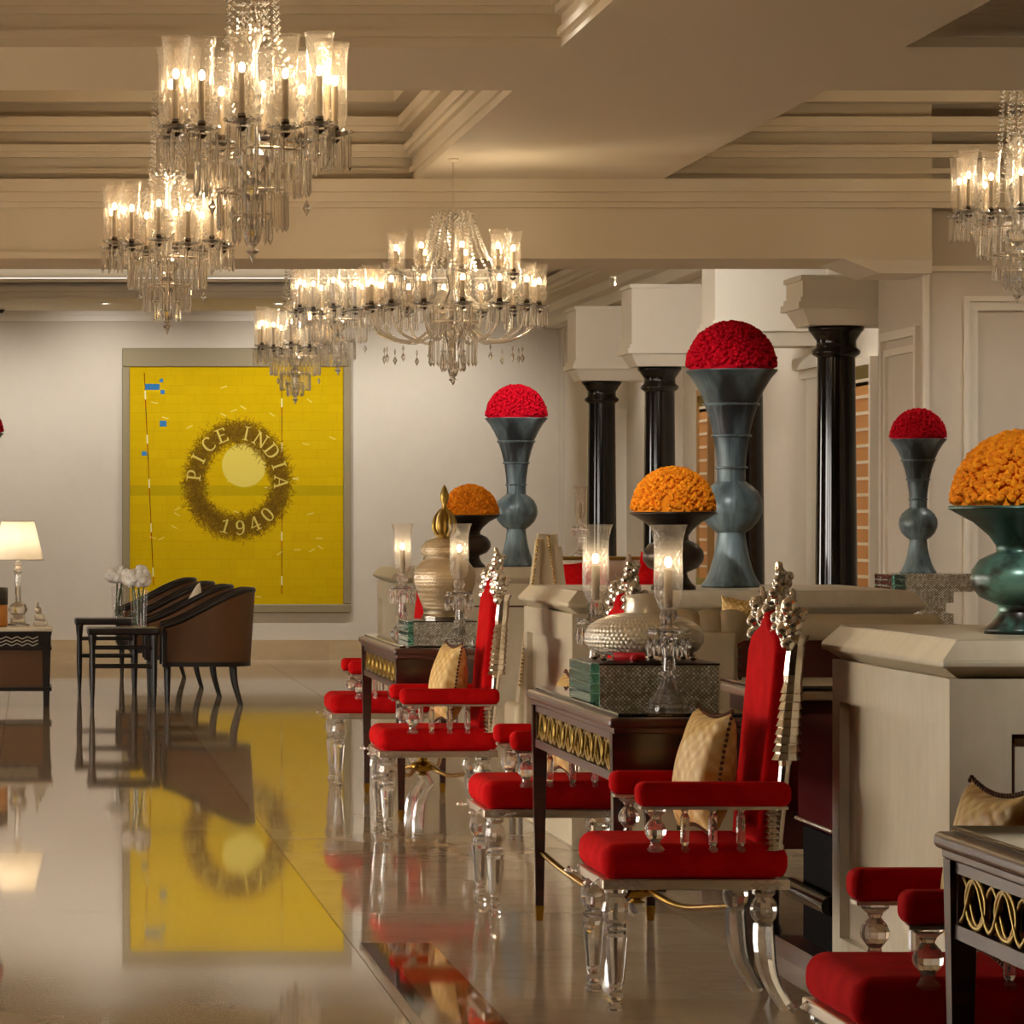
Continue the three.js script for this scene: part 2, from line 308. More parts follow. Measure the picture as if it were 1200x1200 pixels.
// side wall of the far room with pilasters
{
  const X = 5.35, w = struct('wall_side', [metreUV(box(X, X + 0.3, -0.02, 3.95, -FAR, -22.7))], M.wall, 'cream side wall with white pilasters behind the black columns', 'wall');
  for (const d of [23.0, 25.7, 29.05, 32.0, 35.0]) {
    mesh('pilaster', [box(X - 0.1, X, 0, 3.3, -d - 0.32, -d + 0.32), box(X - 0.14, X - 0.1, 0, 3.2, -d - 0.22, -d + 0.22), box(X - 0.2, X, 2.42, 2.5, -d - 0.4, -d + 0.4), box(X - 0.16, X, 2.36, 2.42, -d - 0.36, -d + 0.36)], M.trim, w);
  }
  mesh('cornice', [box(X - 0.16, X, 3.36, 3.54, -FAR, -22.7), box(X - 0.28, X, 3.46, 3.54, -FAR, -22.7)], M.trim, w);
  [[24.35, 25.2, 'between the nearer pair of black columns'], [30.2, 30.75, 'behind the tall trumpet vase'], [32.25, 33.3, 'beyond the paired slender columns']].forEach(([a, b, where], i) => {
    const win = struct(`window_${i + 20}`, null, null, `window with amber slatted blind ${where}`, 'window');
    mesh('window_frame', [box(X - 0.05, X + 0.01, 0.3, 2.4, -a - 0.05, -a), box(X - 0.05, X + 0.01, 0.3, 2.4, -b, -b + 0.05), box(X - 0.05, X + 0.01, 2.4, 2.45, -b, -a)], i ? M.woodFrame : M.trim, win);
    mesh('valance', [box(X - 0.03, X - 0.005, 2.27, 2.4, -b + 0.05, -a - 0.05)], M.olive, win);
    for (let y = 0.95; y < 2.25; y += 0.105) { const s = mesh('slat', [box(X - 0.03, X - 0.005, y, y + 0.085, -b + 0.05, -a - 0.05)], M.blindSlat, win); mesh('slat_edge', [box(X - 0.033, X - 0.005, y + 0.085, y + 0.105, -b + 0.05, -a - 0.05)], M.blindTape, s); }
    mesh('sill', [box(X - 0.06, X, 0.85, 0.95, -b + 0.05, -a - 0.05)], M.olive, win);
  });
}
// black columns with white blocks above
[[px(980, 23.0), 23.0, 'beside the panelled wall return'], [px(874, 25.7), 25.7, 'hidden partly by the tall trumpet vase with red dome'], [px(773, 29.05), 29.05, 'above the orange flower bowl'], [px(705, 32.0), 32.0, 'nearest the painting wall']].forEach(([x, d, where]) => {
  const c = thing('black_column', `polished black column under a white block ${where}`, 'column', [x, 0, -d], 0, 'black columns along the side wall');
  c.userData.kind = 'structure';
  mesh('shaft', [lathe([[0.14, 0.25], [0.132, 0.3], [0.112, 2.38]], 32)], M.black, c);
  mesh('column_base', [box(-0.22, 0.22, 0, 0.12, -0.22, 0.22), lathe([[0.2, 0.12], [0.21, 0.15], [0.19, 0.18], [0.16, 0.2], [0.17, 0.23], [0.14, 0.26]], 32)], M.black, c);
  mesh('capital', [lathe([[0.112, 2.38], [0.14, 2.40], [0.145, 2.42], [0.12, 2.44], [0.118, 2.48], [0.13, 2.5], [0.15, 2.53], [0.165, 2.545], [0.165, 2.565], [0.0, 2.566]], 32)], M.black, c);
  const top = d < 24 ? 2.86 : 3.18, back = 5.34 - x;
  mesh('capital_block', [frustum(-0.2, back, -0.2, 0.2, 2.567, -0.25, back, -0.25, 0.25, 2.66), box(-0.28, back, 2.66, 2.7, -0.28, 0.28), box(-0.265, back, 2.7, 2.73, -0.265, 0.265), box(-0.25, back, 2.73, top - 0.03, -0.25, 0.25), box(-0.265, back, top - 0.03, top, -0.265, 0.265)], M.trim, c);
});
// beam between the near hall and the far room
{
  const b = struct('beam', [box(LEFT, 4.99, 2.875, 3.95, -BEAM - 0.85, -BEAM)], M.ceiling, 'deep cream beam carrying the coffered ceiling', 'beam');
  mesh('beam_moulding', [box(LEFT, 4.99, 2.86, 2.9, -BEAM - 0.87, -BEAM + 0.02), box(LEFT, RIGHT, 3.14, 3.17, -BEAM, -BEAM + 0.06), box(LEFT, RIGHT, 3.17, 3.22, -BEAM, -BEAM + 0.11), box(LEFT, RIGHT, 3.22, 3.29, -BEAM, -BEAM + 0.17)], M.ceiling, b);
  mesh('beam_bracket', [frustum(4.7, 4.99, -BEAM - 0.6, -BEAM + 0.0, 2.78, 4.5, 4.99, -BEAM - 0.62, -BEAM + 0.01, 2.86)], M.trim, b);
}
// coffered ceiling of the near hall
{
  const c = struct('ceiling', [box(LEFT - 0.3, RIGHT + 0.3, 3.95, 4.15, -FAR - 0.3, 4.3)], M.ceiling, 'coffered cream ceiling with stepped mouldings', 'ceiling');
  const rows = [[16.84, BEAM - 0.02], [10.5, 15.3], [4.2, 8.96], [-3.4, 2.6]], cols = [[-5.1, -1.97], [-0.6, 2.1], [3.47, 6.6]];
  const zs = [-4, ...rows.flatMap(([a, b]) => [a, b]).sort((p, q) => p - q), BEAM];
  for (let i = 0; i < zs.length; i += 2) if (zs[i + 1] - zs[i] > 0.03) mesh('ceiling_rib', [box(LEFT, RIGHT, SOFFIT, 3.95, -zs[i + 1], -zs[i])], M.ceiling, c);
  const xs = [LEFT, ...cols.flat(), RIGHT];
  for (const [a, b] of rows) for (let i = 0; i < xs.length; i += 2) mesh('ceiling_rib', [box(xs[i], xs[i + 1], SOFFIT, 3.95, -b, -a)], M.ceiling, c);
  for (const [a, b] of rows) for (const [x0, x1] of cols) {
    const ring = (y0, y1, t) => [box(x0, x1, y0, y1, -b, -b + t), box(x0, x1, y0, y1, -a - t, -a), box(x0, x0 + t, y0, y1, -b + t, -a - t), box(x1 - t, x1, y0, y1, -b + t, -a - t)];
    mesh('coffer_moulding', [...ring(3.33, 3.36, 0.02), ...ring(3.42, 3.45, 0.03), ...ring(3.45, 3.49, 0.05), ...ring(3.56, 3.59, 0.06), ...ring(3.59, 3.64, 0.085), ...ring(3.72, 3.95, 0.11)], M.ceiling, c);
  }
}
// ceiling of the far room: soffit round a raised tray with a cove
{
  const c = struct('ceiling_far', [box(LEFT, 5.35, 3.54, 3.95, -FAR, -36.8), box(4.85, 5.35, 3.54, 3.95, -36.8, -BEAM - 0.85), box(LEFT, -4.6, 3.54, 3.95, -36.8, -BEAM - 0.85), box(-4.6, 4.85, 3.54, 3.95, -23.0, -BEAM - 0.85)], M.ceiling, 'white soffit and raised tray of the far ceiling', 'ceiling');
  const ring = (y0, y1, t) => [box(-4.6, 4.85, y0, y1, -36.8, -36.8 + t), box(-4.6, 4.85, y0, y1, -23.0 - t, -23.0), box(-4.6, -4.6 + t, y0, y1, -36.8 + t, -23 - t), box(4.85 - t, 4.85, y0, y1, -36.8 + t, -23 - t)];
  mesh('tray_moulding', [...ring(3.56, 3.6, 0.05), ...ring(3.6, 3.65, 0.12)], M.ceiling, c);
  mesh('cove_ledge', ring(3.68, 3.71, 0.25), M.ceiling, c);
  const strip = (x0, x1, d0, d1, k = 1) => {
    mesh('cove_light', [box(x0, x1, 3.712, 3.722, -d1, -d0)], std({ color: 0xffffff, emissive: new THREE.Color().setRGB(1, 0.975, 0.93), emissiveIntensity: LIGHT.cove * 0.4 * k }), c);
    const l = new THREE.RectAreaLight(new THREE.Color().setRGB(1, 0.975, 0.93), LIGHT.cove * k, x1 - x0, d1 - d0); l.position.set((x0 + x1) / 2, 3.73, -(d0 + d1) / 2); l.lookAt(l.position.x, 5, l.position.z); l.name = 'cove_light'; scene.add(l);
  };
  strip(-4.4, 4.6, 36.56, 36.66, 0.25); strip(4.62, 4.72, 23.4, 36.4); strip(-4.5, -4.4, 23.4, 36.4);
}
// recessed downlights in the far soffit
function downlight(x, d, intensity, label, angle = 0.75, tx = x, td = d, y = 3.54, ty = 0, group = 'recessed downlights in the far soffit') {
  const t = thing('downlight', label, 'downlight', [x, y, -d], 0, group);
  mesh('trim_ring', [new THREE.TorusGeometry(0.055, 0.008, 8, 24).rotateX(Math.PI / 2).translate(0, -0.003, 0)], M.trim, t);
  mesh('lamp_face', [new THREE.CylinderGeometry(0.05, 0.05, 0.006, 20).translate(0, -0.002, 0)], M.downlight, t);
  const s = new THREE.SpotLight(new THREE.Color().setRGB(1, 0.975, 0.93), intensity, 0, angle, 0.9, 2); s.position.set(x, y - 0.02, -d); s.target.position.set(tx, ty, -td); s.castShadow = true; s.shadow.radius = 3; s.name = 'downlight'; scene.add(s, s.target);
}
for (const x of [-3.2, -1.1, 0.7, 2.4, 4.0]) downlight(x, 37.6, LIGHT.downWall, 'small round downlight over the painting wall', 1.0, x, 39.1, 3.54, 1.9);
for (const d of [24.4, 27.4, 30.5, 33.5]) downlight(5.08, d, LIGHT.downRoom, 'small round downlight between the black columns', 0.8, 4.9, d);

for (const [x, tx] of [[3.2, 4.9], [1.2, 4.4]]) downlight(x, 22.65, 34, 'small round downlight behind the deep beam', 0.6, tx, 31, 3.54, 2.2);
// spotlights tucked into the coffers, aimed at the flower arrangements and the panelled wall
for (const [x, d, tx, td, a] of [[1.45, 7.2, 3.05, 9.85, 0.27], [1.45, 13.6, 2.95, 17.2, 0.21], [5.6, 19.2, 5.4, 21.2, 0.7]]) downlight(x, d, LIGHT.coffer * (td > 20 ? 1.4 : td > 15 ? 3.2 : 3.8), `round spotlight in the coffer above ${td > 20 ? 'the panelled wall' : td > 15 ? 'the long middle pedestal' : 'the green bowl pedestal'}`, a, tx, td, 3.949, td > 20 ? 0 : td > 15 ? 1.6 : 1.2, 'spotlights in the coffers');

// ------------------------------------------------------------------ stone pedestals with chamfered tops
function pedestal(x0, x1, near, far, label) {
  const p = thing('stone_pedestal', label, 'pedestal', [0, 0, 0], 0, 'low stone pedestals behind the red chairs'), H = 1.1, z0 = -far, z1 = -near;
  const uv = (g) => metreUV(g);
  mesh('body', [uv(box(x0, x1, 0.12, 1.02, z0, z1))], M.stone, p);
  mesh('plinth', [uv(box(x0 - 0.03, x1 + 0.03, 0, 0.12, z0 - 0.03, z1 + 0.03))], M.stone, p);
  mesh('cap', [uv(frustum(x0, x1, z0, z1, 1.0, x0 - 0.045, x1 + 0.045, z0 - 0.045, z1 + 0.045, 1.03)), uv(rbox(x0 - 0.052, x1 + 0.052, 1.026, 1.05, z0 - 0.052, z1 + 0.052, 0.01)), uv(frustum(x0 - 0.05, x1 + 0.05, z0 - 0.05, z1 + 0.05, 1.047, x0 - 0.005, x1 + 0.005, z0 - 0.005, z1 + 0.005, H - 0.004)), uv(box(x0 - 0.005, x1 + 0.005, H - 0.004, H, z0 - 0.005, z1 + 0.005))], M.stone, p);
  // raised stiles round recessed panels
  const t = 0.028;
  mesh('side_frame', [uv(box(x0 - t, x0, 0.88, 1.0, z0, z1)), uv(box(x0 - t, x0, 0.12, 0.2, z0, z1)), uv(box(x0 - t, x0, 0.2, 0.88, z0, z0 + 0.1)), uv(box(x0 - t, x0, 0.2, 0.88, z1 - 0.1, z1))], M.stone, p);
  mesh('front_frame', [uv(box(x0 - t, x1, 0.86, 1.0, z1, z1 + t)), uv(box(x0 - t, x1, 0.12, 0.2, z1, z1 + t)), uv(box(x0 - t, x0 + 0.13, 0.2, 0.86, z1, z1 + t)), uv(box(x1 - 0.13, x1, 0.2, 0.86, z1, z1 + t))], M.stone, p);
  mesh('inlay_line', [box(x0 + 0.13, x1 - 0.13, 0.848, 0.86, z1, z1 + 0.008), box(x0 + 0.13, x0 + 0.142, 0.2, 0.848, z1, z1 + 0.008)], M.inlay, p, { label: 'dark brown inlay line' });
  return p;
}
pedestal(2.35, 4.6, 9.77, 11.17, 'stone pedestal carrying the green bronze bowl of orange flowers');
pedestal(2.35, 3.8, 16.6, 18.2, 'long stone pedestal carrying the largest trumpet vase, behind the beaded round box');
pedestal(2.35, 3.9, 24.7, 26.0, 'stone pedestal farther back, behind the lidded urn');

// ------------------------------------------------------------------ bronze vases and their flower domes
const trumpet = [[0, 0], [0.134, 0], [0.134, 0.012], [0.12, 0.03], [0.1, 0.07], [0.082, 0.13], [0.07, 0.19], [0.063, 0.245], [0.068, 0.252], [0.09, 0.266], [0.122, 0.3], [0.139, 0.34], [0.142, 0.368], [0.138, 0.4], [0.12, 0.438], [0.09, 0.465], [0.07, 0.478], [0.064, 0.485], [0.064, 0.54], [0.069, 0.6], [0.08, 0.68], [0.084, 0.685], [0.083, 0.7], [0.1, 0.77], [0.117, 0.82], [0.121, 0.826], [0.12, 0.84], [0.148, 0.9], [0.178, 0.95], [0.206, 0.982], [0.21, 0.99], [0.2, 0.988], [0.17, 0.94], [0, 0.93]];
const bowl = [[0, 0], [0.098, 0], [0.098, 0.014], [0.08, 0.03], [0.064, 0.055], [0.06, 0.075], [0.075, 0.082], [0.11, 0.098], [0.13, 0.125], [0.134, 0.147], [0.13, 0.17], [0.11, 0.197], [0.08, 0.212], [0.066, 0.218], [0.066, 0.235], [0.085, 0.262], [0.125, 0.297], [0.17, 0.322], [0.188, 0.332], [0.188, 0.338], [0.176, 0.336], [0, 0.32]];
function vase(name, profile, mat, s, [x, y, z], label, group) {
  const v = thing(name, label, 'vase', [x, y, z], 0, group), sm = (p) => scaleUV(lathe(p.map(([r, h]) => [r * s, h * s]), 40), 1, 1);
  mesh('vase_body', sm(profile), mat, v);
  if (profile === trumpet) for (const [h, r] of [[0.69, 0.086], [0.833, 0.124], [0.545, 0.068]]) mesh('band', [new THREE.TorusGeometry(r * s, 0.006 * s, 8, 40).rotateX(Math.PI / 2).translate(0, h * s, 0)], mat, v);
  else mesh('rim', [new THREE.TorusGeometry(0.186 * s, 0.006 * s, 8, 40).rotateX(Math.PI / 2).translate(0, 0.336 * s, 0)], mat, v);
  return v;
}
function flowerDome(name, mat, R, H, [x, y, z], label, group, n, size) {
  const gs = [], c1 = new THREE.Color();
  const core = non(new THREE.SphereGeometry(1, 28, 12, 0, Math.PI * 2, 0, Math.PI / 2).scale(R * 0.96, H * 0.95, R * 0.96));
  const paint = (g, k) => { const a = new Float32Array(g.attributes.position.count * 3); c1.setRGB(k, k * (mat === M.orangeFlower ? k : 0.9), k); for (let i = 0; i < a.length; i += 3) { a[i] = c1.r; a[i + 1] = c1.g; a[i + 2] = c1.b; } g.setAttribute('color', new THREE.BufferAttribute(a, 3)); return g; };
  gs.push(paint(core, 0.9));
  for (let i = 0; i < n; i++) {
    const t = (i + 0.5) / n, ph = i * 2.39996 + rr(-0.15, 0.15), cy = 1 - t * 0.93, sy = Math.sqrt(1 - cy * cy), r = size * rr(0.8, 1.2);
    const g = flat(new THREE.IcosahedronGeometry(r, 0)); g.scale(1, 0.75, 1); g.rotateX(rr(0, 6)); g.rotateY(rr(0, 6));
    g.translate(Math.cos(ph) * sy * R, cy * H + rr(-0.003, 0.004), Math.sin(ph) * sy * R);
    gs.push(paint(g, rr(0.78, 1.0)));
  }
  const o = mesh(name, gs, mat); o.position.set(x, y, z); o.userData.kind = 'stuff';
  return tag(o, label, 'flowers', group);
}
{
  const V1 = 'trumpet vases', F1 = 'domes of red flowers', V2 = 'footed bowls', F2 = 'domes of orange marigolds', T = 1.1;
  const at = (x, d) => [px(x, d), T, -d];
  const put = ([x, y, z], s, what, where, mat) => { vase('trumpet_vase', trumpet, mat, s, [x, y, z], `tall blue green patinated trumpet vase ${where}`, V1); flowerDome('red_flower_dome', M.redFlower, 0.2 * s, 0.215 * s, [x, y + 0.991 * s, z], `dome of crimson flowers in the trumpet vase ${where}`, F1, 900, 0.0125 * s); };
  put(at(857, 17.5), 1, '', 'on the long middle pedestal', M.patina);
  put(at(605, 25.65), 1, '', 'on the pedestal behind the lidded urn', M.patina);
  put([px(1076, 19.5), py(672, 19.5), -19.5], 0.69, '', 'on the mirrored block stand by the panelled wall', M.patina);
  put([px(-27, 30), 1.1, -30], 1, '', 'beyond the lamp cabinet', M.patina);
  const putB = (x, d, where, mat, n) => { const p = at(x, d); vase('footed_bowl', bowl, mat, 1, p, `${mat === M.green ? 'green mottled' : 'dark brown'} bronze footed bowl ${where}`, V2); flowerDome('marigold_dome', M.orangeFlower, 0.18, 0.195, [p[0], p[1] + 0.34, p[2]], `dome of orange marigolds in the footed bowl ${where}`, F2, n, 0.0115); };
  putB(1197, 10.25, 'on the pedestal beside the lone glass topped table', M.green, 1300);
  putB(789, 16.88, 'on the long middle pedestal', M.bronze, 900);
  putB(551, 25.0, 'on the pedestal behind the lidded urn', M.bronze, 800);
}
// mirrored block stand for the small vase
{
  const d = 19.5, x0 = px(1051, d), x1 = px(1130, d), y = py(672, d);
  const s = thing('mirrored_stand', 'stack of mirrored mosaic blocks under the small trumpet vase', 'stand', [0, 0, 0]);
  mesh('top_block', [metreUV(box(x0, x1, y - 0.09, y, -d - 0.22, -d + 0.2))], M.mosaic, s);
  for (let k = 0; k < 3; k++) mesh('glass_slab', [rbox(x0 - 0.07, x0, y - 0.03 - k * 0.03, y - 0.003 - k * 0.03, -d - 0.2, -d + 0.2, 0.004)], M.mint, s);
  for (let k = 0; k < 3; k++) mesh('step_block', [metreUV(box(px(1068 - k, d), px(k % 2 ? 1098 : 1107, d), y - 0.09 - (k + 1) * 0.055, y - 0.09 - k * 0.055, -d - 0.2, -d + 0.19))], M.mosaic, s);
  mesh('base_block', [metreUV(box(px(1050, d), px(1120, d), 0, y - 0.255, -d - 0.22, -d + 0.2))], M.mosaic, s);
}

// ------------------------------------------------------------------ crystal and velvet armchairs (built facing -x)
function throne(label) {
  const c = thing('crystal_armchair', label, 'armchair', [0, 0, 0], 0, 'red velvet crystal armchairs');
  const seatG = new RoundedBoxGeometry(0.535, 0.105, 0.53, 5, 0.045), sp = seatG.attributes.position;
  for (let i = 0; i < sp.count; i++) { const x = sp.getX(i), z = sp.getZ(i); if (sp.getY(i) > 0) sp.setY(i, sp.getY(i) + 0.014 * Math.max(0, 1 - (x / 0.26) ** 2) * Math.max(0, 1 - (z / 0.26) ** 2)); }
  seatG.computeVertexNormals();
  mesh('seat', metreUV(seatG.translate(0, 0.425, 0)), M.velvet, c);
  const rail = mesh('seat_rail', [rbox(-0.268, 0.268, 0.348, 0.378, -0.265, 0.265, 0.006)], M.silverWarm, c);
  for (const [x, z] of [[-0.2, 0.268], [0.2, 0.268], [-0.2, -0.268], [0.2, -0.268], [-0.27, 0.2], [-0.27, -0.2]]) mesh('rosette', [gem(0.016, 0.014, x - 0.03, 0.363, z), gem(0.016, 0.014, x, 0.363, z), gem(0.016, 0.014, x + 0.03, 0.363, z)].slice(0, Math.abs(z) > 0.25 ? 3 : 2), M.cutCrystal, rail);
  const front = [[0, 0], [0.022, 0], [0.025, 0.008], [0.02, 0.02], [0.012, 0.026], [0.02, 0.036], [0.02, 0.046], [0.012, 0.054], [0.018, 0.064], [0.018, 0.074], [0.021, 0.08], [0.032, 0.2], [0.034, 0.212], [0.02, 0.22], [0.03, 0.228], [0.03, 0.236], [0.022, 0.242], [0.036, 0.262], [0.041, 0.285], [0.036, 0.31], [0.024, 0.325], [0.034, 0.335], [0.034, 0.348]];
  for (const z of [-0.222, 0.222]) mesh('leg', [cutLathe(front, 12).translate(-0.224, 0, z)], M.crystal, c);
  for (const z of [-0.222, 0.222]) mesh('leg', [cutLathe([[0, 0.24], [0.03, 0.242], [0.022, 0.25], [0.036, 0.266], [0.041, 0.287], [0.036, 0.31], [0.024, 0.325], [0.034, 0.335], [0.034, 0.348]], 12).translate(0.2, 0, z), flat(sweep([V(0.2, 0.25, z), V(0.2, 0.2, z), V(0.215, 0.1, z), V(0.25, 0.03, z), V(0.27, 0.0, z)], [0.03, 0.032, 0.028, 0.022, 0.018], 8, 10))], M.crystal, c);
  for (const s of [-1, 1]) {
    const z = s * 0.245;
    const a = mesh('arm', [metreUV(rbox(-0.172, 0.27, 0.586, 0.656, z - 0.044, z + 0.044, 0.026, 4))], M.velvet, c);
    mesh('arm_rail', [box(-0.16, 0.26, 0.578, 0.586, z - 0.03, z + 0.03)], M.silverWarm, a);
    mesh('arm_post', [cutLathe([[0.026, 0.455], [0.028, 0.463], [0.016, 0.475], [0.014, 0.485], [0.03, 0.505], [0.032, 0.52], [0.026, 0.535], [0.013, 0.55], [0.018, 0.56], [0.03, 0.57], [0.03, 0.578]], 10).translate(-0.115, 0, z)], M.crystal, c);
    for (const x of [-0.03, 0.05, 0.13]) mesh('arm_baluster', [cutLathe([[0.016, 0.455], [0.017, 0.464], [0.008, 0.472], [0.013, 0.482], [0.013, 0.555], [0.008, 0.566], [0.012, 0.578]], 8).translate(x, 0, z)], M.crystal, c);
    const stack = [[0.012, 0.455]]; for (let k = 0; k < 7; k++) stack.push([0.024, 0.46 + k * 0.017], [0.011, 0.472 + k * 0.017]);
    mesh('arm_rear_post', [cutLathe(stack, 7).translate(0.22, 0, z)], M.silver, c);
  }
  // back: padded panel, silver posts, crest
  const lean = (g) => { const p = g.attributes.position; for (let i = 0; i < p.count; i++) p.setX(i, p.getX(i) + (p.getY(i) - 0.45) * 0.092); g.computeVertexNormals(); return g; };
  const sh = new THREE.Shape(); sh.moveTo(-0.185, 0.4); sh.lineTo(-0.195, 1.02); sh.quadraticCurveTo(-0.17, 1.07, -0.09, 1.075); sh.quadraticCurveTo(-0.05, 1.08, -0.03, 1.115); sh.quadraticCurveTo(0, 1.14, 0.03, 1.115); sh.quadraticCurveTo(0.05, 1.08, 0.09, 1.075); sh.quadraticCurveTo(0.17, 1.07, 0.195, 1.02); sh.lineTo(0.185, 0.4); sh.closePath();
  const bg = mergeVertices(new THREE.ExtrudeGeometry(sh, { depth: 0.014, bevelEnabled: true, bevelThickness: 0.02, bevelSize: 0.014, bevelSegments: 4, curveSegments: 8 }).rotateY(-Math.PI / 2));
  mesh('backrest', metreUV(lean(bg.translate(0.215, 0, 0))), M.velvet, c);
  for (const s of [-1, 1]) {
    const z = s * 0.232, post = [[0.016, 0.36], [0.018, 0.46], [0.02, 0.47], [0.014, 0.48], [0.017, 0.7], [0.02, 0.715]];
    for (let k = 0; k < 9; k++) post.push([0.042 - k * 0.001, 0.718 + k * 0.024], [0.033 - k * 0.0006, 0.738 + k * 0.024]);
    post.push([0.026, 0.94], [0.029, 0.96], [0.027, 1.05], [0.033, 1.06], [0.036, 1.075], [0.0, 1.08]);
    mesh('back_post', [lean(cutLathe(post, 9).translate(0.235, 0, z))], M.silver, c);
  }
  const cl = [], ring = (x, y, z, r) => cl.push(flat(new THREE.TorusGeometry(r, r * 0.38, 6, 10)).rotateY(Math.PI / 2).translate(x, y, z));
  const blob = (y, z, r) => { cl.push(lump(r * 0.95, 0.278 + (y - 1.1) * 0.1 + rr(-0.022, 0.012), y, z, 1)); if (rnd() < 0.5) cl.push(lump(r * 0.75, 0.285 + (y - 1.1) * 0.1 + rr(-0.005, 0.022), y + rr(-0.01, 0.01), z + rr(-0.015, 0.015), 1)); };
  for (let k = 0; k < 7; k++) { blob(1.12 + k * 0.02, rr(-0.02, 0.0), 0.026 - k * 0.0012); blob(1.13 + k * 0.02, rr(0.0, 0.02), 0.024 - k * 0.0012); };
  ring(0.285, 1.21, 0.0, 0.026); ring(0.287, 1.255, 0, 0.022); ring(0.28, 1.16, 0.04, 0.022); ring(0.28, 1.16, -0.04, 0.022);
  for (const s of [-1, 1]) {
    for (let k = 0; k < 14; k++) blob(1.07 + rr(0, 0.08), s * rr(0.05, 0.2), rr(0.017, 0.024));
    for (let k = 0; k < 16; k++) blob(1.05 + k * 0.0075, s * (0.225 + rr(-0.035, 0.03)), rr(0.018, 0.028));
    ring(0.28, 1.16, s * 0.215, 0.026); ring(0.28, 1.185, s * 0.235, 0.018); ring(0.28, 1.135, s * 0.14, 0.022);
  }
  mesh('crest', cl, M.silver, c, { kind: 'stuff', label: 'knobbly silver crest' });
  return c;
}
const chairSpots = [
  [1.92, 8.0, 'crystal armchair with red velvet seat behind the lone glass topped table'],
  [1.89, 11.22, 'crystal armchair with red velvet back before the mirrored tray and round beaded box'],
  [1.862, 13.88, 'crystal armchair, red seat partly hidden by the table with the round beaded box'],
  [1.80, 17.34, 'crystal armchair with tall red back before the table with the lidded urn'],
  [1.845, 20.68, 'crystal armchair, red seat partly hidden by the table with the lidded urn'],
];
const throne0 = throne(chairSpots[0][2]); throne0.position.set(chairSpots[0][0], 0, -chairSpots[0][1]);
for (const [x, d, label] of chairSpots.slice(1)) copyOf(throne0, label, [x, 0, -d]);

// gold brocade cushions
function pillowGeo(S, T) {
  const side = (s) => grid(24, 24, (a, b) => {
    const u = a * 2 - 1, v = b * 2 - 1, pull = 0.14, x = u * (1 - pull * (1 - v * v) * u * u), y = v * (1 - pull * (1 - u * u) * v * v);
    const puff = Math.pow(Math.max(0, (1 - u * u) * (1 - v * v)), 0.42) * (1 + 0.06 * Math.sin(5 * u + 3 * v));
    return V(s * T * puff, y * S, (s > 0 ? 1 : -1) * x * S);
  });
  return merge([side(1), side(-1)]);
}
function cushion(x, y, d, lean, turn, label, S = 0.19) {
  const c = thing('gold_cushion', label, 'cushion', [x, y, -d], 0, 'gold brocade cushions on the red chairs');
  const tip = (g) => g.rotateZ(-lean).rotateY(turn);
  mesh('cover', tip(scaleUV(pillowGeo(S, 0.075), 1, 1)), M.brocade, c);
  const beads = [];
  for (let k = 0; k <= 22; k++) { const v = k / 11 - 1, q = S * (1 - 0.14 * (1 - v * v)) + 0.006; for (const s of [1, -1]) { beads.push(lump(0.0065, 0, v * S, s * q)); beads.push(lump(0.0065, 0, s * q, v * S)); } }
  mesh('bead_trim', tip(merge(beads)), M.beadBrown, c, { kind: 'stuff' });
}
cushion(1.96, 0.672, 11.22, 0.16, 0.1, 'gold brocade cushion on the chair before the round beaded box', 0.18);
cushion(1.87, 0.672, 17.34, 0.14, 0.1, 'gold brocade cushion on the chair before the lidded urn', 0.18);
cushion(1.99, 0.67, 8.0, 0.14, 0.1, 'gold brocade cushion on the chair behind the lone table', 0.18);
cushion(1.93, 0.67, 13.88, 0.14, 0.05, 'gold brocade cushion glimpsed through the lattice of the table with the round box', 0.18);

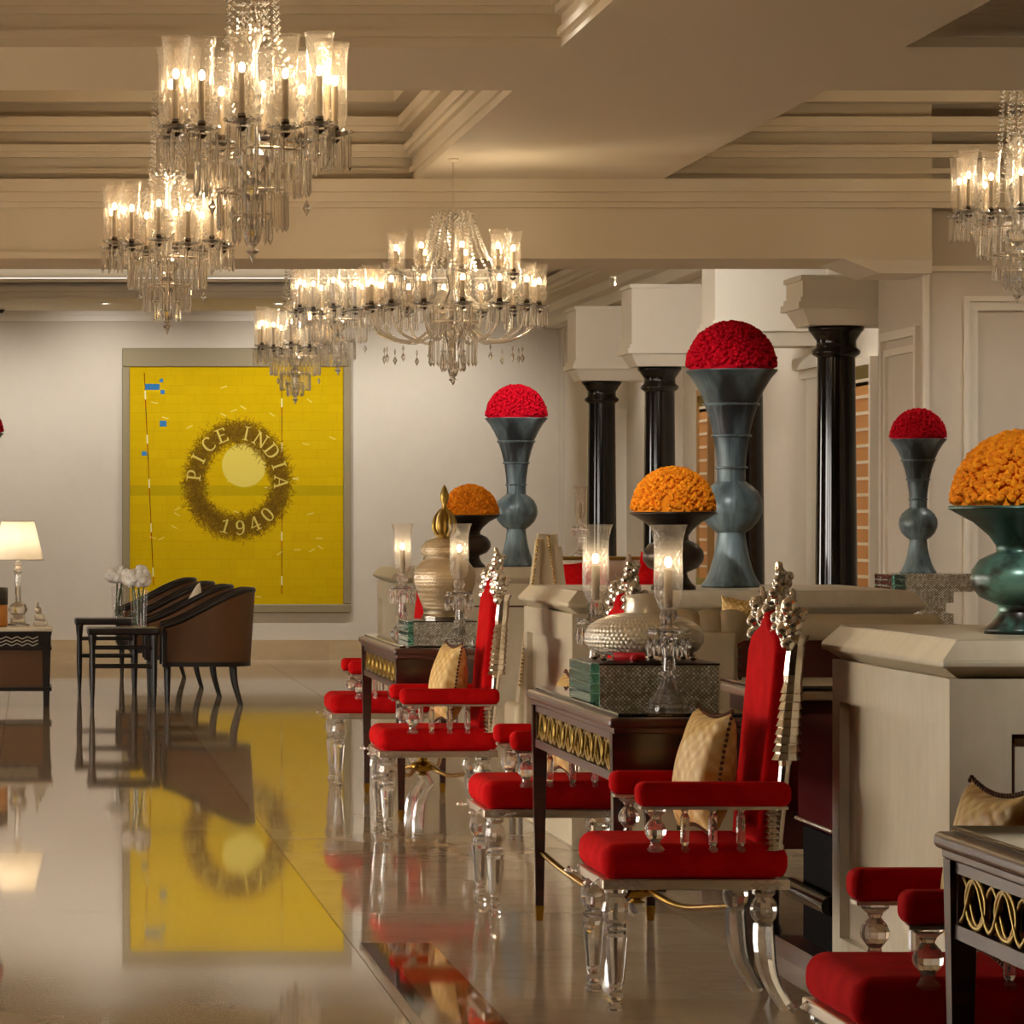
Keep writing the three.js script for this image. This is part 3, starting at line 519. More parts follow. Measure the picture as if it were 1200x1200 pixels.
// ------------------------------------------------------------------ lattice console tables
function consoleTable(label) {
  const t = thing('console_table', label, 'table', [0, 0, 0], 0, 'glass topped console tables between the red chairs'), W = 0.235, L = 0.985, H = 0.82;
  mesh('table_top', [metreUV(rbox(-W, W, H - 0.045, H - 0.012, -L, L, 0.014, 3)), metreUV(rbox(-W + 0.014, W - 0.014, H - 0.062, H - 0.04, -L + 0.014, L - 0.014, 0.006))], M.rosewood, t);
  mesh('glass_top', [rbox(-W + 0.03, W - 0.03, H - 0.012, H, -L + 0.03, L - 0.03, 0.004)], M.glassTop, t, { label: 'dark glass plate' });
  for (const s of [-1, 1]) for (const e of [-1, 1]) {
    const l = mesh('leg', [metreUV(frustum(s * 0.195 - 0.014, s * 0.195 + 0.014, e * 0.925 - 0.014, e * 0.925 + 0.014, 0.05, s * 0.195 - 0.027, s * 0.195 + 0.027, e * 0.925 - 0.027, e * 0.925 + 0.027, H - 0.062))], M.mahogany, t);
    mesh('brass_foot', [frustum(s * 0.195 - 0.011, s * 0.195 + 0.011, e * 0.925 - 0.011, e * 0.925 + 0.011, 0, s * 0.195 - 0.016, s * 0.195 + 0.016, e * 0.925 - 0.016, e * 0.925 + 0.016, 0.052)], M.brass, l);
  }
  for (const e of [-1, 1]) mesh('end_apron', [metreUV(box(-0.17, 0.17, 0.62, 0.76, e * 0.9255 - 0.012, e * 0.9255 + 0.012))], M.mahogany, t);
  for (const s of [-1, 1]) {
    const x = s * 0.2, fr = mesh('side_apron_frame', [box(x - 0.012, x + 0.012, 0.735, 0.758, -0.905, 0.905), box(x - 0.012, x + 0.012, 0.61, 0.638, -0.905, 0.905), box(x - 0.01, x + 0.01, 0.638, 0.735, -0.905, -0.885), box(x - 0.01, x + 0.01, 0.638, 0.735, 0.885, 0.905)], M.rosewood, t);
    const N = 8, step = 1.77 / N;
    for (let k = 0; k < N; k++) {
      const zc = -0.885 + step * (k + 0.5), oval = (rz, ry) => { const pts = []; for (let q = 0; q < 14; q++) { const a = q / 14 * Math.PI * 2; pts.push(V(x, 0.6865 + Math.sin(a) * ry, zc + Math.cos(a) * rz)); } return tube(pts, 0.007, 5, 22, true); };
      const weave = (f) => { const pts = []; for (let q = 0; q <= 10; q++) pts.push(V(x + 0.003 * f, 0.6865 + f * 0.042 * Math.cos(q / 10 * Math.PI * 2), zc - step / 2 + step * q / 10)); return tube(pts, 0.006, 5, 20); };
      mesh('lattice_loop', [oval(step * 0.34, 0.045), weave(1), weave(-1)], M.gilt, fr);
    }
  }
  const hub = V(0, 0.2, 0), arms = [];
  for (const s of [-1, 1]) for (const e of [-1, 1]) mesh('stretcher', [tube([V(s * 0.19, 0.24, e * 0.915), V(s * 0.15, 0.2, e * 0.6), V(s * 0.09, 0.17, e * 0.25), V(s * 0.03, 0.2, e * 0.04)], 0.011, 6, 16)], M.brass, t);
  mesh('stretcher_hub', [lathe([[0, 0.15], [0.03, 0.155], [0.012, 0.165], [0.06, 0.18], [0.07, 0.2], [0.05, 0.215], [0.02, 0.225], [0.035, 0.25], [0.01, 0.28], [0, 0.3]], 16)], M.brass, t);
  return t;
}
const tableSpots = [[1.955, 6.37, 'lone console table with bare dark glass top and gilt lattice apron'], [1.968, 12.553, 'console table with gilt lattice apron carrying the round beaded box'], [1.91, 18.87, 'console table with lattice apron carrying the lidded urn']];
const table0 = consoleTable(tableSpots[0][2]); table0.position.set(tableSpots[0][0], 0, -tableSpots[0][1]);
for (const [x, d, label] of tableSpots.slice(1)) copyOf(table0, label, [x, 0, -d]);

// mirrored trays, round box, urn
function tray(x0, x1, near, far, y, h, label) {
  const t = thing('mirrored_tray', label, 'tray', [0, 0, 0], 0, 'mirrored mosaic trays');
  mesh('mosaic_block', [metreUV(box(x0 + 0.03, x1, y, y + h - 0.006, -far, -near))], M.mosaic, t);
  mesh('rim', [box(x0 + 0.026, x1 + 0.003, y + h - 0.006, y + h, -far - 0.003, -near + 0.003)], M.socket, t);
  for (let k = 0; k < 4; k++) mesh('glass_slab', [rbox(x0, x0 + 0.029, y + k * h / 4 + 0.001, y + (k + 1) * h / 4 - 0.002, -far, -near - 0.004, 0.003)], M.mint, t);
}
tray(1.775, 2.185, 12.25, 12.74, 0.82, 0.127, 'mirrored diamond mosaic tray under the round beaded box');
tray(1.80, 2.13, 18.5, 18.95, 0.82, 0.1, 'mirrored diamond mosaic tray under the lidded urn');
{
  const x = 1.985, d = 12.5, y = 0.947, b = thing('beaded_box', 'round pearl beaded lidded box with red ribbon on the mirrored tray', 'box', [x, y, -d]);
  mesh('bowl_body', scaleUV(lathe([[0, 0.02], [0.15, 0.02], [0.175, 0.035], [0.192, 0.06], [0.193, 0.085], [0.18, 0.112], [0.15, 0.133], [0.11, 0.148], [0.062, 0.156]], 48), 3, 1.2), M.pearl, b);
  mesh('lid', [lathe([[0.062, 0.154], [0.06, 0.165], [0.056, 0.195], [0.062, 0.2], [0.058, 0.212], [0.03, 0.217], [0, 0.218]], 32)], M.pearlPlain, b);
  for (let k = 0; k < 8; k++) { const a = k / 8 * Math.PI * 2 + 0.3; mesh('foot', [lump(0.012, Math.cos(a) * 0.16, 0.012, Math.sin(a) * 0.16, 1)], M.silver, b); }
  mesh('ribbon', [new THREE.LatheGeometry([[0.156, 0.006], [0.172, 0.006], [0.174, 0.03], [0.156, 0.032]].map(([a, q]) => new THREE.Vector2(a, q)), 14, -0.75, 0.62), lump(0.012, -0.06, 0.013, 0.172, 1)], M.ribbon, b, { label: 'narrow red ribbon' });
}
{
  const x = 2.0, d = 18.72, y = 0.92, u = thing('lidded_urn', 'bulbous pearly lidded urn with bronze bud finial on the mirrored tray', 'urn', [x, y, -d]);
  mesh('urn_body', scaleUV(lathe([[0, 0.03], [0.1, 0.03], [0.105, 0.06], [0.125, 0.11], [0.15, 0.17], [0.155, 0.21], [0.145, 0.25], [0.12, 0.28], [0.095, 0.295], [0.095, 0.31], [0.105, 0.315]], 40), 3, 2), M.urn, u);
  mesh('lid', [lathe([[0.105, 0.313], [0.118, 0.33], [0.115, 0.355], [0.09, 0.385], [0.05, 0.4], [0, 0.405]], 40)], M.urn, u);
  mesh('foot_ring', [cutLathe([[0, 0], [0.11, 0], [0.112, 0.018], [0.1, 0.032]], 24)], M.silver, u);
  const f = mesh('finial', [lathe([[0.035, 0.4], [0.03, 0.42], [0.02, 0.43], [0.03, 0.46], [0.032, 0.5], [0.018, 0.54], [0.008, 0.56], [0.02, 0.58], [0.022, 0.61], [0.01, 0.645], [0, 0.66]], 16)], M.gilt, u);
  for (let k = 0; k < 6; k++) { const a = k / 6 * Math.PI * 2; mesh('finial_leaf', [sweep([V(Math.cos(a) * 0.03, 0.41, Math.sin(a) * 0.03), V(Math.cos(a) * 0.05, 0.44, Math.sin(a) * 0.05), V(Math.cos(a) * 0.045, 0.5, Math.sin(a) * 0.045), V(Math.cos(a) * 0.02, 0.54, Math.sin(a) * 0.02)], [0.01, 0.012, 0.008, 0.003], 6, 8)], M.gilt, f); }
}

// hurricane lamps on the tables
function hurricane(x, y, d, label, s = 1, lit = true) {
  const h = thing('hurricane_lamp', label, 'lamp', [x, y, -d], 0, 'cut glass hurricane lamps');
  const S = (p) => p.map(([r, q]) => [r * s, q * s]);
  mesh('base', [starLathe(S([[0, 0], [0.064, 0], [0.066, 0.012], [0.055, 0.024], [0.036, 0.045], [0.026, 0.07], [0.02, 0.09], [0.03, 0.1], [0.022, 0.112], [0.018, 0.16], [0.022, 0.2], [0.03, 0.212], [0.018, 0.224]]), 20)], M.cutCrystal, h);
  mesh('bobeche', [starLathe(S([[0.018, 0.224], [0.062, 0.24], [0.066, 0.246], [0.03, 0.246], [0.022, 0.262], [0.03, 0.28], [0.024, 0.3], [0.018, 0.3]]), 20)], M.cutCrystal, h);
  const drops = []; for (let k = 0; k < 10; k++) { const a = k / 10 * Math.PI * 2; drops.push(gem(0.007 * s, 0.009 * s, Math.cos(a) * 0.062 * s, 0.23 * s, Math.sin(a) * 0.062 * s), gem(0.011 * s, 0.034 * s, Math.cos(a) * 0.062 * s, 0.186 * s, Math.sin(a) * 0.062 * s)); }
  mesh('drops', drops, M.prism, h, { kind: 'stuff' });
  const sh = mesh('shade', scaleUV(lathe(S([[0.02, 0.3], [0.032, 0.315], [0.044, 0.345], [0.046, 0.4], [0.044, 0.47], [0.046, 0.52], [0.054, 0.555], [0.06, 0.57], [0.058, 0.57]]), 32), 1.3, 1.5), M.shade, h);
  mesh('candle', [new THREE.CylinderGeometry(0.014 * s, 0.014 * s, 0.12 * s, 12).translate(0, 0.37 * s, 0)], M.candle, h);
  if (lit) {
    mesh('bulb', [new THREE.SphereGeometry(0.011 * s, 12, 8).scale(1, 1.5, 1).translate(0, 0.452 * s, 0)], M.bulb, h);
    const l = new THREE.PointLight(new THREE.Color().setRGB(1, 0.75, 0.45), LIGHT.hurricane); l.position.set(x, y + 0.452 * s, -d); l.shadow.radius = 0.5; l.castShadow = true; l.name = 'hurricane_light'; scene.add(l);
  }
  return sh;
}
hurricane(1.985, 0.82, 12.02, 'lit hurricane lamp before the mirrored tray with the round beaded box');
hurricane(1.93, 0.82, 13.2, 'lit hurricane lamp behind the round beaded box');
hurricane(2.02, 0.82, 18.25, 'lit hurricane lamp before the lidded urn');
hurricane(1.895, 0.82, 19.75, 'lit hurricane lamp behind the lidded urn');

// ------------------------------------------------------------------ chandeliers
const prismG = (r, len) => cutLathe([[0, -len], [r, -len + r * 2.2], [r * 0.85, -r * 1.5], [0, 0]], 4);
function skirt(r, y, len, n, pr, out) { const base = prismG(pr, len); for (let k = 0; k < n; k++) { const a = (k + 0.5) / n * Math.PI * 2; out.push(base.clone().rotateY(a).translate(Math.cos(a) * r, y, Math.sin(a) * r), gem(pr * 0.8, pr * 0.9, Math.cos(a) * r, y + pr, Math.sin(a) * r)); } }
function strand(a, b, n, r, out, sag = 0) { for (let k = 0; k <= n; k++) { const t = k / n, p = a.clone().lerp(b, t); out.push(gem(r, r, p.x, p.y - sag * 4 * t * (1 - t), p.z)); } }
const polar = (r, a, y) => V(Math.cos(a) * r, y, Math.sin(a) * r);
const shadeProfile = (R, H, F) => [[R * 0.45, 0], [R * 0.8, H * 0.05], [R, H * 0.16], [R * 0.98, H * 0.6], [R, H * 0.8], [F * 0.95, H * 0.95], [F, H], [F * 0.97, H]];
function candleArm(parent, r, a, y, { R, H, F, drop, from }) {
  const g = mesh('candle_arm', [tube([polar(from[0], a, from[1]), polar(from[0] + (r - from[0]) * 0.4, a, Math.min(from[1], y) - drop), polar(r - (r - from[0]) * 0.12, a, Math.min(from[1], y) - drop * 0.6), polar(r, a, y - 0.03)], 0.008, 6, 12)], M.prism, parent);
  const p = polar(r, a, 0), put = (q) => q.translate(p.x, y, p.z);
  mesh('shade', [put(scaleUV(lathe(shadeProfile(R, H, F), 20), 1.2, 1.2))], M.shade, g);
  mesh('candle', [put(new THREE.CylinderGeometry(0.011, 0.011, H * 0.5, 8).translate(0, H * 0.25, 0))], M.candle, g);
  mesh('socket', [put(new THREE.CylinderGeometry(0.014, 0.018, 0.03, 8).translate(0, -0.005, 0))], M.socket, g); mesh('pan_nut', [put(new THREE.CylinderGeometry(0.02, 0.008, 0.014, 8).translate(0, -0.045, 0))], M.socket, g);
  mesh('bulb', [put(new THREE.SphereGeometry(0.011, 10, 8).scale(1, 1.6, 1).translate(0, H * 0.56, 0))], M.bulb, g);
  mesh('drip_pan', [put(cutLathe([[0.01, -0.03], [F * 1.05, -0.02], [F * 1.1, -0.012], [0.012, -0.016]], 12))], M.prism, g);
}
function finishChandelier(c, x, d, top, lightY, glass, beads) {
  mesh('prism_skirts', glass, M.prism, c, { kind: 'stuff', label: 'hanging clear glass prisms' });
  mesh('bead_strands', beads, M.prism, c, { kind: 'stuff', label: 'strings of small glass beads' });
  const l = new THREE.PointLight(new THREE.Color().setRGB(1, 0.78, 0.5), LIGHT.chandelier); l.position.set(x + 0.13, c.position.y + lightY, -d + 0.03); l.shadow.radius = 2; l.castShadow = true; l.name = 'chandelier_light'; scene.add(l);
}
function prismChandelier(label, x, d, tip, ceil) {
  const c = thing('chandelier', label, 'chandelier', [x, tip, -d], 0, 'single tier glass chandeliers'), glass = [], beads = [], N = 12, r = 0.29, up = ceil - tip;
  mesh('suspension_rod', [new THREE.CylinderGeometry(0.006, 0.006, up - 0.85, 8).translate(0, 0.85 + (up - 0.85) / 2, 0)], M.silverWarm, c);
  mesh('ceiling_rose', [lathe([[0, up], [0.07, up], [0.06, up - 0.03], [0.02, up - 0.06], [0, up - 0.06]], 20)], M.silverWarm, c);
  mesh('stem', [cutLathe([[0, 0.05], [0.02, 0.06], [0.035, 0.09], [0.015, 0.12], [0.03, 0.2], [0.05, 0.24], [0.02, 0.28], [0.06, 0.33], [0.07, 0.36], [0.03, 0.4], [0.02, 0.46], [0.045, 0.52], [0.05, 0.57], [0.02, 0.63], [0.016, 0.72], [0.04, 0.78], [0.02, 0.84], [0.01, 0.88]], 10)], M.prism, c);
  mesh('hoop', [new THREE.TorusGeometry(0.2, 0.006, 6, 40).rotateX(Math.PI / 2).translate(0, 0.37, 0), new THREE.TorusGeometry(0.12, 0.005, 6, 32).rotateX(Math.PI / 2).translate(0, 0.235, 0), new THREE.TorusGeometry(0.065, 0.004, 6, 24).rotateX(Math.PI / 2).translate(0, 0.15, 0)], M.silverWarm, c);
  for (let k = 0; k < N; k++) {
    const a = (k + 0.35) / N * Math.PI * 2, y = 0.45 + (k % 2) * 0.02;
    candleArm(c, r, a, y, { R: 0.044, H: 0.3, F: 0.052, drop: 0.05, from: [0.05, 0.4] });
    for (let q = 0; q < 7; q++) { const b = q / 7 * Math.PI * 2, p = polar(r, a, 0), g = prismG(0.0068, 0.125); glass.push(g.rotateY(b).translate(p.x + Math.cos(b) * 0.052, y - 0.025, p.z + Math.sin(b) * 0.052)); }
    for (let q = 0; q < 6; q++) { const b = q / 6 * Math.PI * 2, p = polar(r, a, 0); beads.push(gem(0.009, 0.009, p.x + Math.cos(b) * 0.058, y - 0.012, p.z + Math.sin(b) * 0.058)); }
    strand(polar(0.09, a, 0.8), polar(0.25, a, 0.46), 14, 0.0075, beads, 0.04);
    strand(polar(0.2, a, 0.37), polar(r, a, y - 0.05), 5, 0.007, beads, 0.02);
    strand(polar(0.07, a, 1.25), polar(0.095, a, 0.76), 20, 0.0085, beads); strand(polar(0.035, a, 1.2), polar(0.05, a, 0.8), 13, 0.0085, beads);
  }
  skirt(0.2, 0.365, 0.15, 34, 0.0075, glass); skirt(0.165, 0.27, 0.06, 22, 0.006, glass); skirt(0.12, 0.232, 0.14, 22, 0.008, glass); skirt(0.065, 0.146, 0.1, 12, 0.009, glass);
  for (const [a, R] of [[0.4, 0.2], [2.4, 0.2], [4.4, 0.2]]) glass.push(gem(0.014, 0.03, Math.cos(a) * R, 0.17, Math.sin(a) * R));
  mesh('pendant', [cutLathe([[0, -0.02], [0.012, 0.01], [0.024, 0.025], [0.008, 0.035], [0.014, 0.05], [0, 0.06]], 8)], M.prism, c);
  finishChandelier(c, x, d, up, 0.68, glass, beads);
}
prismChandelier('largest glass chandelier with tall etched shades hanging before the coffer', px(296, 13.5), 13.5, 2.325, 3.95);
prismChandelier('glass chandelier hanging in the coffer before the deep beam', px(196, 19.8), 19.8, 2.38, 3.95);
prismChandelier('glass chandelier hanging before the panelled wall', px(1192, 19.8), 19.8, 2.54, 3.95);
prismChandelier('glass chandelier in the far room overlapping the painting corner', px(346, 31), 31, 2.36, 3.95);
prismChandelier('glass chandelier in the far room behind the two tier chandelier', px(396, 27), 27, 2.44, 3.95);
{
  const d = 20, x = px(531, d), tip = py(452, d), up = SOFFIT - tip, glass = [], beads = [];
  const c = thing('two_tier_chandelier', 'wide two tier glass chandelier with curling arms before the beam', 'chandelier', [x, tip, -d]);
  mesh('suspension_rod', [new THREE.CylinderGeometry(0.0025, 0.0025, up - 0.88, 8).translate(0, 0.88 + (up - 0.88) / 2, 0)], M.silverWarm, c);
  mesh('ceiling_rose', [lathe([[0, up], [0.03, up], [0.025, up - 0.01], [0.01, up - 0.02], [0, up - 0.02]], 20)], M.ceiling, c);
  mesh('stem', [cutLathe([[0, 0.04], [0.02, 0.05], [0.03, 0.08], [0.015, 0.12], [0.03, 0.2], [0.06, 0.3], [0.02, 0.36], [0.05, 0.42], [0.02, 0.5], [0.04, 0.58], [0.02, 0.66], [0.03, 0.75], [0.05, 0.86], [0.02, 0.9]], 10)], M.prism, c);
  mesh('hoop', [new THREE.TorusGeometry(0.115, 0.008, 6, 40).rotateX(Math.PI / 2).translate(0, 0.385, 0), new THREE.TorusGeometry(0.13, 0.006, 6, 32).rotateX(Math.PI / 2).translate(0, 0.33, 0)], M.silverWarm, c);
  for (let k = 0; k < 9; k++) {
    const a = (k + 0.2) / 9 * Math.PI * 2, y = 0.6;
    candleArm(c, 0.31, a, y, { R: 0.04, H: 0.2, F: 0.05, drop: 0.09, from: [0.05, 0.5] });
    const p = polar(0.31, a, 0); for (let q = 0; q < 6; q++) { const b = q / 6 * Math.PI * 2; glass.push(prismG(0.006, 0.09).translate(p.x + Math.cos(b) * 0.043, y - 0.025, p.z + Math.sin(b) * 0.043)); }
    for (const b of [a, a + 0.35]) { strand(polar(0.1, b, 0.9), polar(0.19, b, 0.66), 15, 0.009, beads, 0.02); strand(polar(0.06, b, 0.9), polar(0.12, b, 0.6), 14, 0.008, beads); } strand(polar(0.19, a, 0.66), polar(0.3, a, 0.58), 8, 0.008, beads, 0.03);
  }
  for (let k = 0; k < 14; k++) {
    const a = (k + 0.5) / 14 * Math.PI * 2, y = 0.425;
    candleArm(c, 0.445, a, y, { R: 0.04, H: 0.2, F: 0.05, drop: 0.13, from: [0.06, 0.36] });
    const p = polar(0.445, a, 0); for (let q = 0; q < 7; q++) { const b = q / 7 * Math.PI * 2; glass.push(prismG(0.0065, 0.1).translate(p.x + Math.cos(b) * 0.045, y - 0.025, p.z + Math.sin(b) * 0.045)); }
    glass.push(gem(0.012, 0.026, Math.cos(a) * 0.36, 0.14, Math.sin(a) * 0.36)); beads.push(gem(0.006, 0.02, Math.cos(a) * 0.36, 0.185, Math.sin(a) * 0.36));
    strand(polar(0.31, a, 0.56), polar(0.43, a, 0.42), 8, 0.0075, beads, 0.03);
  }
  skirt(0.115, 0.38, 0.13, 26, 0.0085, glass); skirt(0.12, 0.24, 0.14, 22, 0.009, glass); skirt(0.06, 0.17, 0.1, 12, 0.009, glass); skirt(0.28, 0.4, 0.07, 30, 0.007, glass);
  mesh('pendant', [cutLathe([[0, 0], [0.012, 0.02], [0.024, 0.032], [0.008, 0.045], [0.014, 0.06], [0, 0.07]], 8)], M.prism, c);
  finishChandelier(c, x, d, up, 0.62, glass, beads);
}

// ------------------------------------------------------------------ the yellow painting
{
  const k = FAR / FOCAL, X = (q) => (q - 40) * k, Y = (q) => EYE - (q - 611) * k, z = -FAR;
  const W = 1000, Hh = 1112, cv = document.createElement('canvas'); cv.width = W; cv.height = Hh; const g = cv.getContext('2d');
  const S = 4; // canvas pixels per photograph pixel; origin 152,430
  const U = (q) => (q - 152) * S, Vv = (q) => (q - 430) * S;
  g.fillStyle = '#cfae04'; g.fillRect(0, 0, W, Hh);
  for (let i = 0; i < 26; i++) for (let j = 0; j < 12; j++) { const t = rnd(); g.fillStyle = t < 0.5 ? `rgba(190,160,0,${0.10 * rnd()})` : `rgba(225,195,20,${0.16 * rnd()})`; g.fillRect(j * 84, i * 43, 84, 43); }
  g.strokeStyle = 'rgba(150,125,10,0.22)'; g.lineWidth = 2;
  for (let i = 0; i < 27; i++) { g.beginPath(); g.moveTo(0, i * 43); g.lineTo(W, i * 43 + rr(-4, 4)); g.stroke(); }
  for (let i = 0; i < 26; i++) { let xx = 0; while (xx < W) { xx += rr(40, 120); g.beginPath(); g.moveTo(xx, i * 43); g.lineTo(xx, i * 43 + 43); g.stroke(); } }
  g.fillStyle = 'rgba(120,120,20,0.25)'; g.fillRect(0, Vv(569), W, 46);
  // two upright dashed cords
  const cord = (x0, y0, x1, y1) => { const n = 24; for (let i = 0; i < n; i++) { const a = i / n, b = (i + 1) / n; g.strokeStyle = ['#7a3a10', '#8a5a10', '#f0e8b0', '#a03a10', '#504020'][i % 5]; g.lineWidth = i % 5 === 2 ? 6 : 4; g.beginPath(); g.moveTo(U(x0 + (x1 - x0) * a), Vv(y0 + (y1 - y0) * a)); g.lineTo(U(x0 + (x1 - x0) * b), Vv(y0 + (y1 - y0) * b)); g.stroke(); } };
  cord(169, 437, 180, 686); cord(330, 446, 330, 696);
  // pale dabs
  for (let i = 0; i < 34; i++) { g.strokeStyle = 'rgba(250,240,190,0.55)'; g.lineWidth = 5; const x = rr(20, W - 20), y = rr(20, Hh - 20), a = rr(-0.8, 0.8); g.beginPath(); g.moveTo(x, y); g.lineTo(x + Math.cos(a) * 34, y + Math.sin(a) * 24); g.stroke(); }
  // blue marks
  g.fillStyle = '#3a78b0'; for (const [x, y, w, h] of [[170, 450, 17, 7], [187, 444, 4, 4], [188, 457, 5, 5], [187, 493, 8, 7], [166, 529, 6, 5]]) g.fillRect(U(x), Vv(y), w * S, h * S);
  // pale disc
  g.fillStyle = 'rgba(226,208,104,0.9)'; g.beginPath(); g.ellipse(U(286), Vv(545), 26 * S, 26 * S, 0, 0, 7); g.fill();
  // wreath
  const cx = U(278), cy = Vv(563), R0 = 49 * S;
  for (let i = 0; i < 12000; i++) { const a = rr(0, Math.PI * 2), q = (rnd() + rnd() + rnd()) / 1.5 - 1, r = R0 * (1 + 0.02 * Math.sin(a * 3)) * 1.06 + q * 18 * S, x = cx + Math.cos(a) * r * 0.98, y = cy + Math.sin(a) * r * 1.08, t = rr(0, 6.3); g.strokeStyle = rnd() < 0.6 ? 'rgba(92,66,12,0.36)' : 'rgba(130,100,24,0.4)'; g.lineWidth = rr(2, 5); g.beginPath(); g.moveTo(x, y); g.lineTo(x + Math.cos(t) * 22, y + Math.sin(t) * 22); g.stroke(); }
  g.fillStyle = 'rgba(232,214,110,0.85)'; g.font = '92px serif'; g.textAlign = 'center'; g.textBaseline = 'middle';
  const around = (txt, a0, step, inward) => [...txt].forEach((ch, i) => { const a = (a0 + i * step) * Math.PI / 180; g.save(); g.translate(cx + Math.cos(a) * R0 * 1.04, cy + Math.sin(a) * R0 * 1.14); g.rotate(a + (inward ? -Math.PI / 2 : Math.PI / 2)); g.fillText(ch, 0, 0); g.restore(); });
  around('PICE', 186, 21, false); around('INDIA', 282, 20, false); around('1940', 106, -20, true);
  const tex = new THREE.CanvasTexture(cv); tex.colorSpace = THREE.SRGBColorSpace; tex.magFilter = THREE.LinearFilter;
  const p = thing('painting', 'large yellow canvas with a brown lettered wreath in a taupe frame', 'painting', [0, 0, 0]);
  mesh('canvas', [new THREE.BoxGeometry(X(402) - X(152), Y(430) - Y(708), 0.02).translate((X(152) + X(402)) / 2, (Y(430) + Y(708)) / 2, z + 0.02)], phy({ map: tex, roughness: 0.9, specularIntensity: 0.2, color: 0xf2eeea }), p);
  const fr = (x0, x1, y0, y1) => mesh('frame_rail', [rbox(X(x0), X(x1), Y(y1), Y(y0), z, z + 0.055, 0.012)], M.taupeFrame, p);
  fr(143, 411, 408, 430); fr(143, 411, 708, 718); fr(143, 152, 430, 708); fr(402, 411, 430, 708);
}

// small dark domes on the far soffit
for (const [q, label] of [[657, 'small dark glass dome on the soffit beside the side wall cornice'], [1, 'small dark glass dome on the soffit above the lamp cabinet']]) {
  const o = thing('ceiling_dome_camera', label, 'camera', [px(q, 38.6), 3.54, -38.6], 0, 'ceiling dome cameras');
  mesh('mount', [new THREE.CylinderGeometry(0.045, 0.045, 0.012, 20).translate(0, -0.006, 0)], M.trim, o);
  mesh('dome', [new THREE.SphereGeometry(0.038, 20, 8, 0, Math.PI * 2, Math.PI / 2, Math.PI / 2).translate(0, -0.012, 0)], M.black, o);
}

// ------------------------------------------------------------------ tub chairs and side tables before the painting
function tubChair(label, x, d) {
  const c = thing('tub_chair', label, 'armchair', [x, 0, -d], 0, 'brown tub chairs before the painting'), P = [];
  for (let i = 0; i <= 8; i++) P.push([-0.36 + i * 0.05, 0.29 + i * 0.003]);
  for (let i = 1; i < 20; i++) { const a = Math.PI / 2 - i / 20 * Math.PI; P.push([0.04 + Math.cos(a) * 0.33, Math.sin(a) * 0.314]); }
  for (let i = 8; i >= 0; i--) P.push([-0.36 + i * 0.05, -0.29 - i * 0.003]);
  const n = P.length - 1, at = (t) => { const f = t * n, k = Math.min(Math.floor(f), n - 1), q = f - k; return [P[k][0] + (P[k + 1][0] - P[k][0]) * q, P[k][1] + (P[k + 1][1] - P[k][1]) * q]; };
  const hTop = (px_) => { const t = clamp((px_ + 0.36) / 0.66); return 0.6 + 0.27 * t * t * (3 - 2 * t) * 0.5 + 0.27 * t * 0.5; };
  const wall = (s, y0) => grid(72, 8, (u, v) => { const [a, b] = at(u), h = y0 + (hTop(a) - y0) * v, k = s * (0.9 + 0.1 * v); return V(0.02 + (a - 0.02) * k, h, b * k); });
  mesh('outer_shell', [wall(1, 0.32)], M.tubOuter, c);
  mesh('inner_lining', [wall(0.88, 0.4)], M.tubInner, c);
  mesh('top_rail', [sweep(Array.from({ length: 30 }, (_, i) => { const [a, b] = at(i / 29); return V(0.02 + (a - 0.02) * 0.95, hTop(a) + 0.005, b * 0.95); }), [0.026, 0.026], 8, 70)], M.ebony, c);
  const pts = Array.from({ length: 40 }, (_, i) => at(i / 39)), sh = new THREE.Shape(pts.map(([a, b]) => new THREE.Vector2((0.02 + (a - 0.02) * 0.91), b * 0.91)));
  mesh('seat_rail', [new THREE.ExtrudeGeometry(sh, { depth: 0.035, bevelEnabled: false }).rotateX(Math.PI / 2).translate(0, 0.335, 0)], M.ebony, c);
  const sh2 = new THREE.Shape(pts.map(([a, b]) => new THREE.Vector2((0.02 + (a - 0.02) * 0.85), b * 0.85)));
  mesh('seat_cushion', [new THREE.ExtrudeGeometry(sh2, { depth: 0.1, bevelEnabled: true, bevelSize: 0.012, bevelThickness: 0.015, bevelSegments: 2 }).rotateX(Math.PI / 2).translate(0, 0.45, 0)], M.tubInner, c);
  for (const s of [-1, 1]) { mesh('front_post', [rbox(-0.35, -0.31, 0.3, 0.6, s * 0.27 - 0.02, s * 0.27 + 0.02, 0.008)], M.ebony, c); }
  for (const [a, b, k] of [[-0.3, 0.22, 0], [-0.3, -0.22, 0], [0.2, 0.2, 0.06], [0.2, -0.2, 0.06]]) mesh('leg', [sweep([V(a, 0.31, b), V(a + k * 0.2, 0.18, b), V(a + k, 0, b)], [0.024, 0.018, 0.012], 6, 8)], M.ebony, c);
}
tubChair('brown tub chair with dark rail, foremost of the row before the painting', px(242, 29.3), 29.3);
tubChair('brown tub chair with a pale cushion, second of the row from the red chairs', px(220, 30.6), 30.75);
tubChair('brown tub chair, third of the row before the painting', px(200, 32.3), 32.3);
tubChair('brown tub chair, last of the row beside the painting wall', px(182, 34.4), 34.4);
{
  const cu = thing('pale_cushion', 'small pale linen cushion propped in the second tub chair', 'cushion', [px(226, 30.75), 0.7, -30.72]);
  mesh('cover', pillowGeo(0.16, 0.06).rotateX(0.6).rotateZ(-0.25), M.linen, cu);
}
